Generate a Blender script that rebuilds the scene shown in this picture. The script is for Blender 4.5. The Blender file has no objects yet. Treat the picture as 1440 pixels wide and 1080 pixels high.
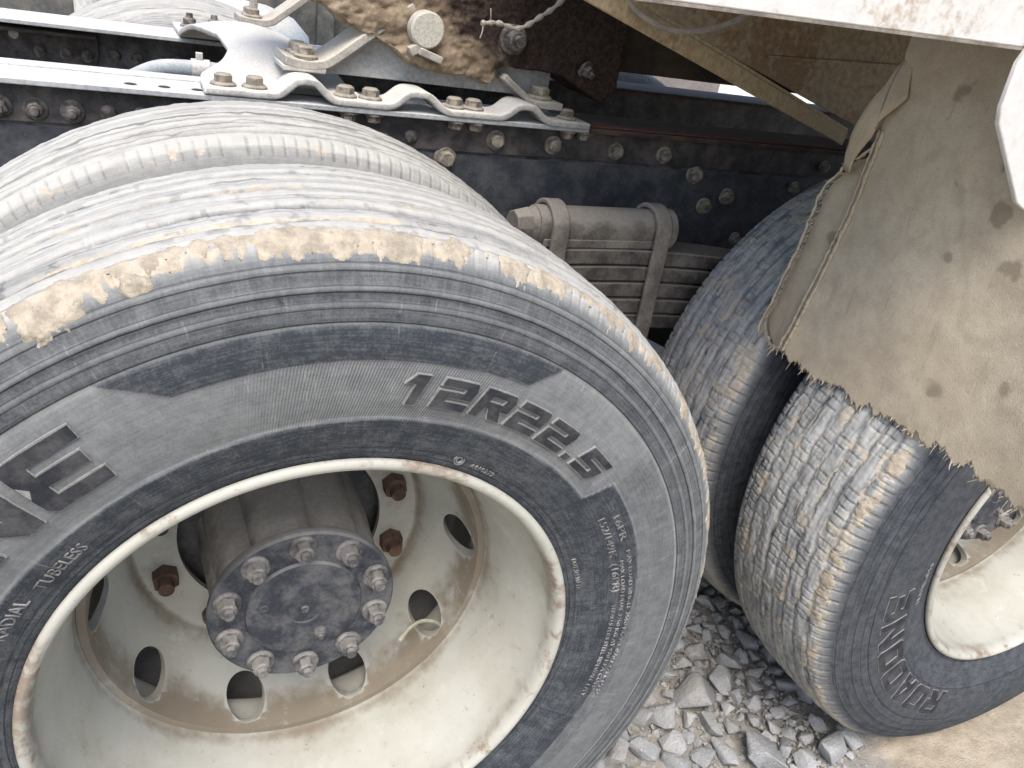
import bpy, bmesh, math, random
import numpy as np
from mathutils import Vector, Matrix

random.seed(7)
rng = np.random.default_rng(7)
S = bpy.context.scene
C = S.collection
R = math.radians
PI = math.pi

# ------------------------------------------------------------------ camera, sky, sun, exposure
cam = bpy.data.cameras.new('camera')
cam.sensor_width = 36.0
cam.lens = 36.0 * 1132.7 / 1440.0
cam.clip_start = 0.02
cam.clip_end = 500.0
cam_o = bpy.data.objects.new('camera', cam)
C.objects.link(cam_o)
cam_o.location = (-0.1661, -0.6322, 0.7456)
cam_o.rotation_euler = (1.10144, -0.15104, -0.40247)
S.camera = cam_o

SUN_EL, SUN_AZ = R(58), R(205)          # azimuth from +Y, clockwise seen from above
W = bpy.data.worlds.new('World')
S.world = W
W.use_nodes = True
wn = W.node_tree
for n in list(wn.nodes):
    wn.nodes.remove(n)
sky = wn.nodes.new('ShaderNodeTexSky')
sky.sky_type = 'NISHITA'
sky.sun_disc = False
sky.sun_elevation = SUN_EL
sky.sun_rotation = SUN_AZ
sky.dust_density = 3.0
sky.air_density = 1.0
bg = wn.nodes.new('ShaderNodeBackground')
bg.inputs['Strength'].default_value = 0.15
wo = wn.nodes.new('ShaderNodeOutputWorld')
wn.links.new(sky.outputs[0], bg.inputs[0])
wn.links.new(bg.outputs[0], wo.inputs[0])

sun = bpy.data.lights.new('sun', 'SUN')
sun.energy = 1.5
sun.angle = R(35)
sun.color = (1.0, 0.97, 0.93)
sun_o = bpy.data.objects.new('sun', sun)
C.objects.link(sun_o)
sd = Vector((math.sin(SUN_AZ) * math.cos(SUN_EL), math.cos(SUN_AZ) * math.cos(SUN_EL), math.sin(SUN_EL)))
sun_o.rotation_euler = (-sd).to_track_quat('-Z', 'Y').to_euler()
sun_o.location = sd * 20

S.view_settings.view_transform = 'Standard'
S.view_settings.look = 'None'
S.view_settings.gamma = 1.0
S.view_settings.use_curve_mapping = False
S.view_settings.exposure = 1.2
S.cycles.max_bounces = 6
S.cycles.diffuse_bounces = 3

GZ = -0.528                              # ground level; the axles are at z = 0


# ------------------------------------------------------------------ numpy noise
def _hash(ix, iy, iz, seed):
    h = (ix.astype(np.int64) * 374761393 + iy.astype(np.int64) * 668265263 + iz.astype(np.int64) * 2147483647 + seed * 1274126177) & 0xffffffff
    h = ((h ^ (h >> 13)) * 1274126177) & 0xffffffff
    h = ((h ^ (h >> 16)) * 2246822519) & 0xffffffff
    return ((h ^ (h >> 15)) & 0xffff) / 65535.0


def vnoise(x, y, z=0.0, seed=0):
    x, y, z = np.broadcast_arrays(np.asarray(x, float), np.asarray(y, float), np.asarray(z, float))
    ix, iy, iz = np.floor(x), np.floor(y), np.floor(z)
    fx, fy, fz = x - ix, y - iy, z - iz
    fx, fy, fz = [f * f * (3 - 2 * f) for f in (fx, fy, fz)]
    r = 0
    for a in (0, 1):
        for b in (0, 1):
            for c in (0, 1):
                w = (fx if a else 1 - fx) * (fy if b else 1 - fy) * (fz if c else 1 - fz)
                r = r + w * _hash(ix + a, iy + b, iz + c, seed)
    return r


def fbm(x, y, z=0.0, seed=0, oct=4, gain=.5):
    r, a, t = 0, 1.0, 0.0
    for o in range(oct):
        r = r + a * vnoise(np.asarray(x) * 2 ** o, np.asarray(y) * 2 ** o, np.asarray(z) * 2 ** o, seed + o * 17)
        t += a
        a *= gain
    return r / t                           # 0..1


def sstep(a, b, x):
    t = np.clip((x - a) / (b - a), 0, 1)
    return t * t * (3 - 2 * t)


# ------------------------------------------------------------------ materials
class NT:
    def __init__(self, name):
        self.m = bpy.data.materials.new(name)
        self.m.use_nodes = True
        self.t = self.m.node_tree
        self.b = self.t.nodes['Principled BSDF']

    def n(self, typ, _o=0, **kw):
        nd = self.t.nodes.new(typ)
        for k, v in kw.items():
            if k.startswith('p_'):
                setattr(nd, k[2:], v)
                continue
            key = int(k[1:]) if (k[0] == 'i' and k[1:].isdigit()) else k.replace('_', ' ')
            self.set(nd.inputs[key], v)
        return nd.outputs[_o]

    def set(self, sock, v):
        if hasattr(v, 'is_output'):
            self.t.links.new(v, sock)
        elif isinstance(v, (tuple, list)) and len(v) == 3 and sock.type == 'RGBA':
            sock.default_value = (*v, 1)
        else:
            sock.default_value = v

    def math(self, op, a, b=0.0, clamp=False):
        return self.n('ShaderNodeMath', p_operation=op, p_use_clamp=clamp, i0=a, i1=b)

    def mix(self, f, a, b):
        nd = self.t.nodes.new('ShaderNodeMix')
        nd.data_type = 'RGBA'
        self.set(nd.inputs[0], f)
        self.set(nd.inputs[6], a)
        self.set(nd.inputs[7], b)
        return nd.outputs[2]

    def ramp(self, v, lo, hi, a=0.0, b=1.0):
        return self.n('ShaderNodeMapRange', p_interpolation_type='SMOOTHSTEP', i0=v, i1=lo, i2=hi, i3=a, i4=b)

    def noise(self, vec, scale, detail=4.0, rough=.55, dist=0.0):
        return self.n('ShaderNodeTexNoise', Vector=vec, Scale=scale, Detail=detail, Roughness=rough, Distortion=dist)

    def scaled(self, vec, s):
        return self.n('ShaderNodeVectorMath', p_operation='MULTIPLY', i0=vec, i1=s)

    def pos(self):
        return self.n('ShaderNodeNewGeometry', 0)

    def upz(self):
        g = self.n('ShaderNodeNewGeometry', 1)
        return self.n('ShaderNodeSeparateXYZ', 2, i0=g)

    def attr(self, name, out=2):
        return self.n('ShaderNodeAttribute', out, p_attribute_name=name)

    def bump(self, h, strength, dist):
        return self.n('ShaderNodeBump', Height=h, Strength=strength, Distance=dist)

    def done(self, col, rough=.8, normal=None, metallic=0.0, spec=.3):
        self.set(self.b.inputs['Base Color'], col)
        self.set(self.b.inputs['Roughness'], rough)
        self.set(self.b.inputs['Metallic'], metallic)
        self.set(self.b.inputs['Specular IOR Level'], spec)
        if normal is not None:
            self.set(self.b.inputs['Normal'], normal)
        return self.m


def dusty(name, base, dust, up=.9, patch=.3, rough=.6, scale=14, rust=0.0, rustcol=(.20, .085, .035), bump=.35, var=.35, spec=.35, bdist=.0015):
    k = NT(name)
    p = k.pos()
    n1 = k.noise(p, scale, 6, .62)
    n2 = k.noise(p, scale * 9, 4, .6)
    n3 = k.noise(p, scale * 45, 3, .6)
    u = k.ramp(k.upz(), .15, .95)
    b2 = tuple(c * (1 - var) for c in base)
    col = k.mix(k.ramp(n2, .3, .7), base, b2)
    if rust > 0:
        rm = k.ramp(k.math('ADD', k.math('MULTIPLY', n1, .7), k.math('MULTIPLY', n2, .3)), .62 - .25 * rust, .74 - .25 * rust)
        col = k.mix(rm, col, k.mix(k.ramp(n3, .3, .7), rustcol, tuple(c * .45 for c in rustcol)))
    f1 = k.math('MULTIPLY', u, k.ramp(n2, .15, .6, up * .55, up))
    f2 = k.math('MULTIPLY', k.ramp(k.math('ADD', n1, k.math('MULTIPLY', n3, .25)), .5, .78), patch)
    f = k.math('ADD', f1, f2, True)
    dcol = k.mix(k.ramp(n2, .3, .7), dust, tuple(c * .8 for c in dust))
    col = k.mix(f, col, dcol)
    h = k.math('ADD', n2, k.math('MULTIPLY', n3, .5))
    rr = k.math('ADD', k.math('MULTIPLY', f, .9 - rough), rough, True)
    return k.done(col, rr, k.bump(h, bump, bdist), 0, spec)


def tyre_material(name, dcol, pale=(.385, .375, .34), mcol=(.43, .365, .275), rub=(.019, .0225, .027), hatch=0.0, drip=.5, scuff=.5, rings=(), ribs=()):
    k = NT(name)
    pol = k.attr('pol', 1)
    dust = k.attr('dust')
    mud = k.attr('mud')
    p = k.pos()
    circ = k.noise(k.scaled(pol, (22, 420, 9)), 1.0, 4, .6)          # scuffs that run round the tyre
    rad = k.noise(k.scaled(pol, (420, 14, 9)), 1.0, 3, .5, .8)       # drips and scratches that run radially
    iso = k.noise(p, 55, 6, .65)
    fine = k.noise(p, 420, 4, .65)
    big = k.noise(p, 9, 4, .6)
    d = k.math('ADD', dust, k.math('MULTIPLY', k.math('SUBTRACT', k.ramp(circ, .34, .66), .5), scuff))
    d = k.math('ADD', d, k.math('MULTIPLY', k.math('SUBTRACT', k.ramp(iso, .3, .7), .5), .15))
    d = k.math('ADD', d, k.math('MULTIPLY', k.math('SUBTRACT', big, .5), .22))
    d = k.math('ADD', d, k.math('MULTIPLY', k.math('SUBTRACT', k.ramp(fine, .3, .7), .5), .16))
    d = k.math('ADD', d, k.math('MULTIPLY', k.math('MULTIPLY', k.ramp(rad, .64, .70), k.ramp(iso, .42, .62)), drip))
    d = k.math('ADD', d, 0.0, True)
    rc = k.mix(iso, rub, tuple(c * 1.8 for c in rub))
    dc = k.mix(k.attr('pale'), dcol, pale)
    dc = k.mix(k.math('MULTIPLY', k.ramp(fine, .35, .7), .22), dc, (.20, .20, .20))
    col = k.mix(d, rc, dc)
    mm = k.ramp(k.math('ADD', mud, k.math('MULTIPLY', k.math('SUBTRACT', iso, .5), .8)), .45, .6)
    mc = k.mix(k.ramp(k.noise(p, 130, 4, .6), .3, .7), mcol, tuple(c * .72 for c in mcol))
    col = k.mix(mm, col, mc)
    h = k.math('ADD', k.math('MULTIPLY', iso, .5), k.math('MULTIPLY', fine, .5))
    h = k.math('ADD', h, k.math('MULTIPLY', circ, .18))
    if hatch > 0:
        hx = k.n('ShaderNodeSeparateXYZ', 0, i0=pol)
        hy = k.n('ShaderNodeSeparateXYZ', 1, i0=pol)
        ph = k.math('ADD', k.math('MULTIPLY', hx, 1900.0), k.math('MULTIPLY', hy, 520.0))
        w = k.math('MULTIPLY', k.math('SINE', ph), k.attr('hatch'))
        h = k.math('ADD', h, k.math('MULTIPLY', w, hatch))
        col = k.mix(k.math('MULTIPLY', k.ramp(w, .0, .9), .28), col, (.07, .07, .07))
    if ribs:                                        # thin grooves that run round the tread
        ly = k.n('ShaderNodeSeparateXYZ', 1, i0=k.n('ShaderNodeTexCoord', 3))
        ly = k.math('ADD', ly, k.math('MULTIPLY', k.math('SUBTRACT', k.noise(k.scaled(pol, (14, 14, 14)), 1.0, 4, .6), .5), .010))
        tot = None
        for y_, w_, a_ in ribs:
            l = k.math('MULTIPLY', k.ramp(k.math('ABSOLUTE', k.math('SUBTRACT', ly, y_)), w_ * .3, w_, 1, 0), a_)
            tot = l if tot is None else k.math('ADD', tot, l)
        tot = k.math('MULTIPLY', k.math('MULTIPLY', tot, k.attr('pale')), k.ramp(k.noise(k.scaled(pol, (9, 60, 9)), 1.0, 3), .35, .5, .25, 1))
        h = k.math('SUBTRACT', h, k.math('MULTIPLY', tot, 2.0))
        col = k.mix(k.math('MULTIPLY', tot, .62, True), col, (.035, .034, .032))
    if rings:
        lo = k.n('ShaderNodeTexCoord', 3)
        ox = k.n('ShaderNodeSeparateXYZ', 0, i0=lo)
        oz = k.n('ShaderNodeSeparateXYZ', 2, i0=lo)
        rr = k.math('SQRT', k.math('ADD', k.math('MULTIPLY', ox, ox), k.math('MULTIPLY', oz, oz)))
        rr = k.math('ADD', rr, k.math('MULTIPLY', k.math('SUBTRACT', iso, .5), .0010))
        tot = None
        for R_, w_, a_ in rings:
            l = k.math('MULTIPLY', k.ramp(k.math('ABSOLUTE', k.math('SUBTRACT', rr, R_)), w_ * .35, w_, 1, 0), a_)
            tot = l if tot is None else k.math('ADD', tot, l)
        h = k.math('SUBTRACT', h, k.math('MULTIPLY', tot, 1.6))
        col = k.mix(k.math('MULTIPLY', tot, .75, True), col, (.012, .012, .014))
    return k.done(col, .86, k.bump(h, .5, .0012), 0, .25)


def mud_material(name, col=(.415, .36, .28), dark=.58, bump=.6):
    k = NT(name)
    p = k.pos()
    a = k.noise(p, 60, 6, .65)
    b = k.noise(p, 300, 5, .65)
    c = k.mix(k.ramp(a, .3, .72), tuple(x * dark for x in col), col)
    c = k.mix(k.math('MULTIPLY', k.ramp(b, .55, .75), .5), c, tuple(min(1, x * 1.25) for x in col))
    h = k.math('ADD', a, k.math('MULTIPLY', b, .6))
    return k.done(c, .95, k.bump(h, bump, .004), 0, .1)


def rim_material(name):
    k = NT(name)
    p = k.pos()
    n1 = k.noise(p, 9, 6, .65)
    n2 = k.noise(p, 60, 5, .65)
    n3 = k.noise(p, 330, 4, .6)
    base = k.mix(k.ramp(n1, .3, .7), (.38, .375, .33), (.32, .31, .26))
    crv = k.attr('grime')
    g = k.math('ADD', crv, k.math('MULTIPLY', k.math('SUBTRACT', n1, .5), 1.5))
    g = k.math('ADD', g, k.math('MULTIPLY', k.math('SUBTRACT', n2, .5), .7))
    col = k.mix(k.ramp(g, .10, .85, 0, .8), base, (.15, .115, .075))
    sp = k.ramp(k.math('ADD', k.math('MULTIPLY', n2, .6), k.math('MULTIPLY', n3, .4)), .60, .66)
    col = k.mix(k.math('MULTIPLY', sp, .6), col, (.16, .085, .045))
    chip = k.math('MULTIPLY', k.attr('edge'), k.ramp(k.math('ADD', k.math('MULTIPLY', n1, .5), k.math('MULTIPLY', n2, .5)), .50, .60))
    col = k.mix(k.math('MULTIPLY', chip, .8), col, (.17, .115, .08))
    white = k.ramp(k.noise(p, 22, 5, .7), .58, .72)
    col = k.mix(k.math('MULTIPLY', white, .4), col, (.48, .48, .46))
    return k.done(col, .62, k.bump(k.math('ADD', n2, n3), .25, .001), 0, .35)


def flap_material(name):
    k = NT(name)
    p = k.pos()
    n1 = k.noise(p, 5, 5, .6)
    n2 = k.noise(p, 35, 6, .65)
    n3 = k.noise(p, 500, 3, .6)
    col = k.mix(k.ramp(n1, .35, .65), (.41, .345, .25), (.485, .42, .32))
    col = k.mix(k.math('MULTIPLY', k.ramp(n2, .35, .7), .4), col, (.29, .24, .175))
    v = k.n('ShaderNodeTexVoronoi', 0, Vector=k.n('ShaderNodeVectorMath', p_operation='ADD', i0=p, i1=k.scaled(k.n('ShaderNodeTexNoise', 1, Vector=p, Scale=40.0), (.03, .03, .03))), Scale=13.0)
    vm = k.math('MULTIPLY', k.ramp(v, .16, .24, 1, 0), k.ramp(k.noise(p, 11, 2), .40, .48))
    col = k.mix(k.math('MULTIPLY', vm, .55), col, (.15, .12, .08))
    sep = k.n('ShaderNodeSeparateXYZ', 2, i0=p)
    # a slack scuff line, bent by noise
    ln = k.math('ABSOLUTE', k.math('SUBTRACT', k.noise(p, 2.3, 2, .4), .5))
    col = k.mix(k.math('MULTIPLY', k.ramp(ln, .002, .012, .14, 0), k.ramp(n1, .42, .58)), col, (.15, .125, .09))
    wave = k.math('ADD', k.math('MULTIPLY', n2, .6), k.math('MULTIPLY', n3, .7))
    col = k.mix(k.math('MULTIPLY', k.ramp(n3, .5, .66), .28), col, (.20, .165, .12))
    col = k.mix(k.math('MULTIPLY', k.ramp(k.noise(k.scaled(p, (60, 60, 9)), 1.0, 4, .6), .56, .70), .30), col, (.22, .18, .125))
    return k.done(col, .93, k.bump(wave, .8, .0016), 0, .12)


def stone_material(name, a=(.40, .40, .39), b=(.255, .26, .26)):
    k = NT(name)
    p = k.pos()
    oi = k.n('ShaderNodeObjectInfo', 5)
    n1 = k.noise(p, 40, 6, .65)
    n2 = k.noise(p, 260, 5, .65)
    col = k.mix(k.math('ADD', k.math('MULTIPLY', k.ramp(n1, .3, .7), .35), k.math('MULTIPLY', oi, .75)), a, b)
    col = k.mix(k.math('MULTIPLY', k.ramp(k.noise(p, 14, 4), .50, .68), .4), col, (.38, .35, .30))
    col = k.mix(k.math('MULTIPLY', k.ramp(n2, .5, .7), .4), col, (.50, .50, .48))
    col = k.mix(k.math('MULTIPLY', k.ramp(n2, .45, .3), .5), col, (.11, .11, .11))
    return k.done(col, .9, k.bump(k.math('ADD', n1, k.math('MULTIPLY', n2, .6)), .95, .007), 0, .2)


def ground_material(name):
    k = NT(name)
    p = k.pos()
    n1 = k.noise(p, 6, 6, .6)
    n2 = k.noise(p, 60, 6, .65)
    n3 = k.noise(p, 400, 4, .6)
    sand = k.mix(k.ramp(n2, .3, .7), (.44, .375, .285), (.36, .30, .22))
    sand = k.mix(k.math('MULTIPLY', k.ramp(n3, .54, .66), .6), sand, (.18, .15, .12))
    sand = k.mix(k.math('MULTIPLY', k.ramp(n1, .35, .7), .4), sand, (.49, .435, .345))
    grit = k.mix(k.ramp(n2, .3, .7), (.36, .34, .305), (.27, .255, .23))
    grit = k.mix(k.ramp(n3, .5, .7), grit, (.38, .365, .33))
    col = k.mix(k.attr('sand'), grit, sand)
    return k.done(col, .95, k.bump(k.math('ADD', n2, k.math('MULTIPLY', n3, .8)), .9, .007), 0, .12)


M = {}
M['tyre_front'] = tyre_material('worn_rubber_front', (.235, .240, .232), hatch=.5, drip=.34, scuff=.12, ribs=((-.110, .0012, .5), (-.094, .0016, .9), (-.080, .0010, .5), (-.066, .0024, 1), (-.050, .0010, .5), (-.036, .0016, .8), (-.022, .0010, .5), (-.012, .0026, 1), (.004, .0010, .5), (.018, .0018, .8), (.032, .0010, .5), (.045, .0026, 1), (.060, .0010, .5), (.075, .0018, .8), (.100, .0026, 1)),
                               rings=((.4580, .0010, 1), (.4705, .0008, .6), (.4765, .0007, .5), (.4845, .0010, 1), (.4905, .0007, .6), (.5020, .0010, .9), (.5085, .0008, .6), (.3110, .0009, .8), (.3180, .0006, .5)))
M['tyre_inner'] = tyre_material('dusty_rubber_inner', (.30, .295, .27), drip=.2, scuff=.12, ribs=((-.094, .0016, .9), (-.080, .0010, .5), (-.066, .0024, 1), (-.050, .0010, .5), (-.036, .0016, .8), (-.022, .0010, .5), (-.012, .0026, 1), (.004, .0010, .5), (.018, .0018, .8), (.032, .0010, .5), (.045, .0026, 1), (.060, .0010, .5), (.075, .0018, .8), (.100, .0026, 1)))
M['tyre_rear'] = tyre_material('muddy_rubber_rear', (.22, .22, .215), mcol=(.40, .36, .295), pale=(.40, .40, .38), rub=(.020, .024, .030), drip=.12, scuff=.10,
                              rings=((.447, .0012, 1), (.462, .0008, .7), (.478, .0010, .9), (.492, .0008, .8), (.505, .0010, .9), (.366, .0010, .8), (.312, .0010, .8)))
M['tyre_far'] = tyre_material('dusty_rubber_far', (.42, .415, .40))
M['letter'] = dusty('raised_rubber', (.020, .022, .027), (.26, .255, .245), up=.22, patch=.18, rough=.8, scale=30, var=.3, spec=.25)
M['letter_edge'] = dusty('dusty_letter_edge', (.20, .20, .19), (.34, .335, .32), up=.3, patch=.5, rough=.9, scale=60, spec=.15)
M['letter_thin'] = dusty('moulded_small_print', (.10, .10, .10), (.36, .355, .34), up=.5, patch=.5, rough=.85, scale=60, spec=.2)
M['mud'] = mud_material('dried_mud')
M['mud_brown'] = mud_material('caked_brown_mud', (.30, .235, .165), .55, .9)
def hoist_material(name):
    k = NT(name)
    p = k.pos()
    a = k.noise(p, 26, 6, .65)
    b = k.noise(p, 140, 5, .65)
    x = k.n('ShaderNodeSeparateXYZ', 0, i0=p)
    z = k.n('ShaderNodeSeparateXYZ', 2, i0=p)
    # thick mud ends along a ragged slanting front; beyond it the bed's shade is painted as dark colour
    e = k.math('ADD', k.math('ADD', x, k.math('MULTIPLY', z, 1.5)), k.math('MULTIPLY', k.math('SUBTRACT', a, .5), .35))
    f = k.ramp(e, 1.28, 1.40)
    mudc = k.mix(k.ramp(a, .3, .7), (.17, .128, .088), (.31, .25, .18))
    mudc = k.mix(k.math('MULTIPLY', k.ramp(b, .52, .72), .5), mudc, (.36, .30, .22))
    steel = k.mix(k.ramp(b, .3, .7), (.020, .015, .015), (.055, .038, .030))  # dark tone stands for the shade under the bed
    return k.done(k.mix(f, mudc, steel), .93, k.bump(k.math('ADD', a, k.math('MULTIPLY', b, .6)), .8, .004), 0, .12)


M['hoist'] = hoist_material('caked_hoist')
M['rim'] = rim_material('cream_wheel_paint')
M['hub'] = dusty('hub_grey_paint', (.030, .034, .044), (.26, .255, .24), up=.75, patch=.34, rough=.7, scale=30, bump=.3)
M['hub_barrel'] = dusty('hub_barrel_dusty', (.12, .108, .098), (.30, .28, .25), up=.9, patch=.75, rough=.8, scale=18)
M['hub_bolt'] = dusty('hub_bolt_steel', (.07, .068, .068), (.25, .235, .215), up=.6, patch=.8, rough=.75, scale=60)
M['nut'] = dusty('rusty_nut', (.060, .032, .024), (.17, .115, .085), up=.45, patch=.5, rough=.75, scale=70, rust=.7, rustcol=(.11, .045, .026))
M['drum'] = dusty('brake_drum_iron', (.045, .047, .052), (.20, .185, .165), up=.4, patch=.4, rough=.7, scale=20)
M['rail'] = dusty('dark_chassis_paint', (.026, .026, .032), (.38, .39, .40), up=1.0, patch=.22, rough=.55, scale=18, rust=.15)
M['rail_plate'] = dusty('chassis_side_plate', (.034, .031, .034), (.24, .21, .19), up=.9, patch=.35, rough=.6, scale=22, rust=.25, rustcol=(.10, .05, .035))
M['rail_low'] = dusty('chassis_web_blue_grey', (.040, .046, .056), (.20, .20, .20), up=.9, patch=.28, rough=.55, scale=20, rust=.2, rustcol=(.09, .045, .03))
M['flange'] = dusty('dust_washed_flange', (.31, .325, .33), (.55, .555, .54), up=1.0, patch=.25, rough=.6, scale=12, rust=.08)
M['redrust'] = dusty('red_oxide_paint', (.16, .035, .020), (.16, .12, .10), up=.35, patch=.4, rough=.7, scale=14, rust=.5, rustcol=(.07, .03, .02))
M['galv'] = dusty('pale_dusty_steel', (.40, .42, .43), (.55, .54, .50), up=1.0, patch=.3, rough=.6, scale=16, rust=.1)
M['bolt'] = dusty('dusty_bolt', (.13, .115, .095), (.33, .295, .24), up=.85, patch=.9, rough=.75, scale=80)
M['bolt_dark'] = dusty('dark_bolt', (.05, .047, .045), (.23, .205, .18), up=.6, patch=.7, rough=.7, scale=80)
M['cast'] = dusty('dust_covered_casting', (.36, .35, .33), (.58, .565, .52), up=1.0, patch=.55, rough=.75, scale=24)
M['strap'] = dusty('tan_dusty_flat_bar', (.30, .285, .26), (.50, .46, .39), up=.9, patch=.45, rough=.75, scale=20)
M['gusset'] = dusty('blue_grey_plate', (.25, .265, .28), (.40, .395, .37), up=.9, patch=.55, rough=.6, scale=14)
M['spring'] = dusty('dusty_spring_steel', (.085, .075, .066), (.27, .24, .20), up=.95, patch=.6, rough=.75, scale=24)
M['saddle'] = dusty('dusty_saddle_casting', (.16, .14, .118), (.33, .295, .245), up=.9, patch=.65, rough=.8, scale=20)
M['tan'] = dusty('ochre_primer_beam', (.46, .375, .235), (.48, .42, .31), up=.7, patch=.4, rough=.75, scale=12, rust=.3, rustcol=(.26, .13, .05))
M['panel'] = dusty('rusted_panel', (.44, .36, .26), (.44, .38, .29), up=.5, patch=.4, rough=.8, scale=8, rust=.6, rustcol=(.33, .17, .07))
M['white'] = dusty('white_body_paint', (.56, .55, .525), (.50, .465, .40), up=.5, patch=.4, rough=.5, scale=11, rust=.30, rustcol=(.40, .27, .15), var=.08)
M['flap'] = flap_material('canvas_mud_flap')
M['fray'] = dusty('frayed_cord', (.47, .40, .29), (.53, .47, .37), up=.5, patch=.4, rough=.95, scale=60)
M['cable'] = dusty('dusty_cable', (.30, .275, .24), (.42, .385, .32), up=.7, patch=.5, rough=.8, scale=50)
M['hose'] = dusty('blue_grey_hose', (.23, .27, .30), (.45, .45, .43), up=.8, patch=.3, rough=.7, scale=40)
M['black'] = dusty('underbody_black', (.016, .014, .013), (.09, .075, .06), up=.4, patch=.25, rough=.8, scale=14)
M['bed'] = dusty('bed_underside', (.035, .028, .022), (.10, .075, .05), up=.5, patch=.4, rough=.85, scale=8, rust=.4, rustcol=(.09, .04, .022))
M['disc'] = dusty('pale_pin_cap', (.46, .44, .385), (.52, .49, .42), up=.5, patch=.4, rough=.8, scale=30)
M['brownrust'] = dusty('brown_rust_steel', (.042, .030, .026), (.13, .10, .078), up=.7, patch=.35, rough=.8, scale=20, rust=.5, rustcol=(.12, .055, .035))
M['valve'] = dusty('rubber_valve_stem', (.26, .25, .17), (.42, .40, .31), up=.7, patch=.4, rough=.7, scale=60)
M['stone'] = stone_material('crushed_stone')
M['chips'] = stone_material('stone_chips', (.37, .36, .34), (.24, .235, .225))
M['ground'] = ground_material('sandy_yard')
M['skip'] = dusty('dark_skip_paint', (.055, .06, .058), (.24, .225, .195), up=.8, patch=.5, rough=.6, scale=5, rust=.3)
M['timber'] = dusty('greyed_timber', (.20, .175, .165), (.30, .275, .25), up=.6, patch=.4, rough=.9, scale=8)
M['wallpaint'] = dusty('white_wall_paint', (.74, .74, .72), (.60, .56, .50), up=.4, patch=.2, rough=.8, scale=3)
M['post'] = dusty('pale_grey_concrete', (.52, .51, .48), (.58, .56, .51), up=.6, patch=.3, rough=.85, scale=10)
M['tank'] = dusty('pale_blue_tank', (.30, .39, .47), (.50, .48, .43), up=.8, patch=.35, rough=.6, scale=10)


# ------------------------------------------------------------------ mesh helpers
def empty(name, loc=(0, 0, 0), parent=None):
    o = bpy.data.objects.new(name, None)
    C.objects.link(o)
    o.empty_display_size = .1
    o.location = loc
    o.parent = parent
    return o


def tag(o, label=None, cat=None, group=None, kind=None):
    if label: o['label'] = label
    if cat: o['category'] = cat
    if group: o['group'] = group
    if kind: o['kind'] = kind
    return o


def link_mesh(name, me, mat=None, parent=None, smooth=None):
    if mat is not None and not me.materials:
        me.materials.append(M[mat] if isinstance(mat, str) else mat)
    o = bpy.data.objects.new(name, me)
    C.objects.link(o)
    if parent is not None:
        o.parent = parent
    if smooth is not None:
        shade(me, smooth)
    return o


def shade(me, angle=None):
    """smooth shading with sharp edges beyond the angle (degrees); None = all smooth"""
    me.polygons.foreach_set('use_smooth', [True] * len(me.polygons))
    if angle is not None:
        me.set_sharp_from_angle(angle=R(angle))


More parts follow.
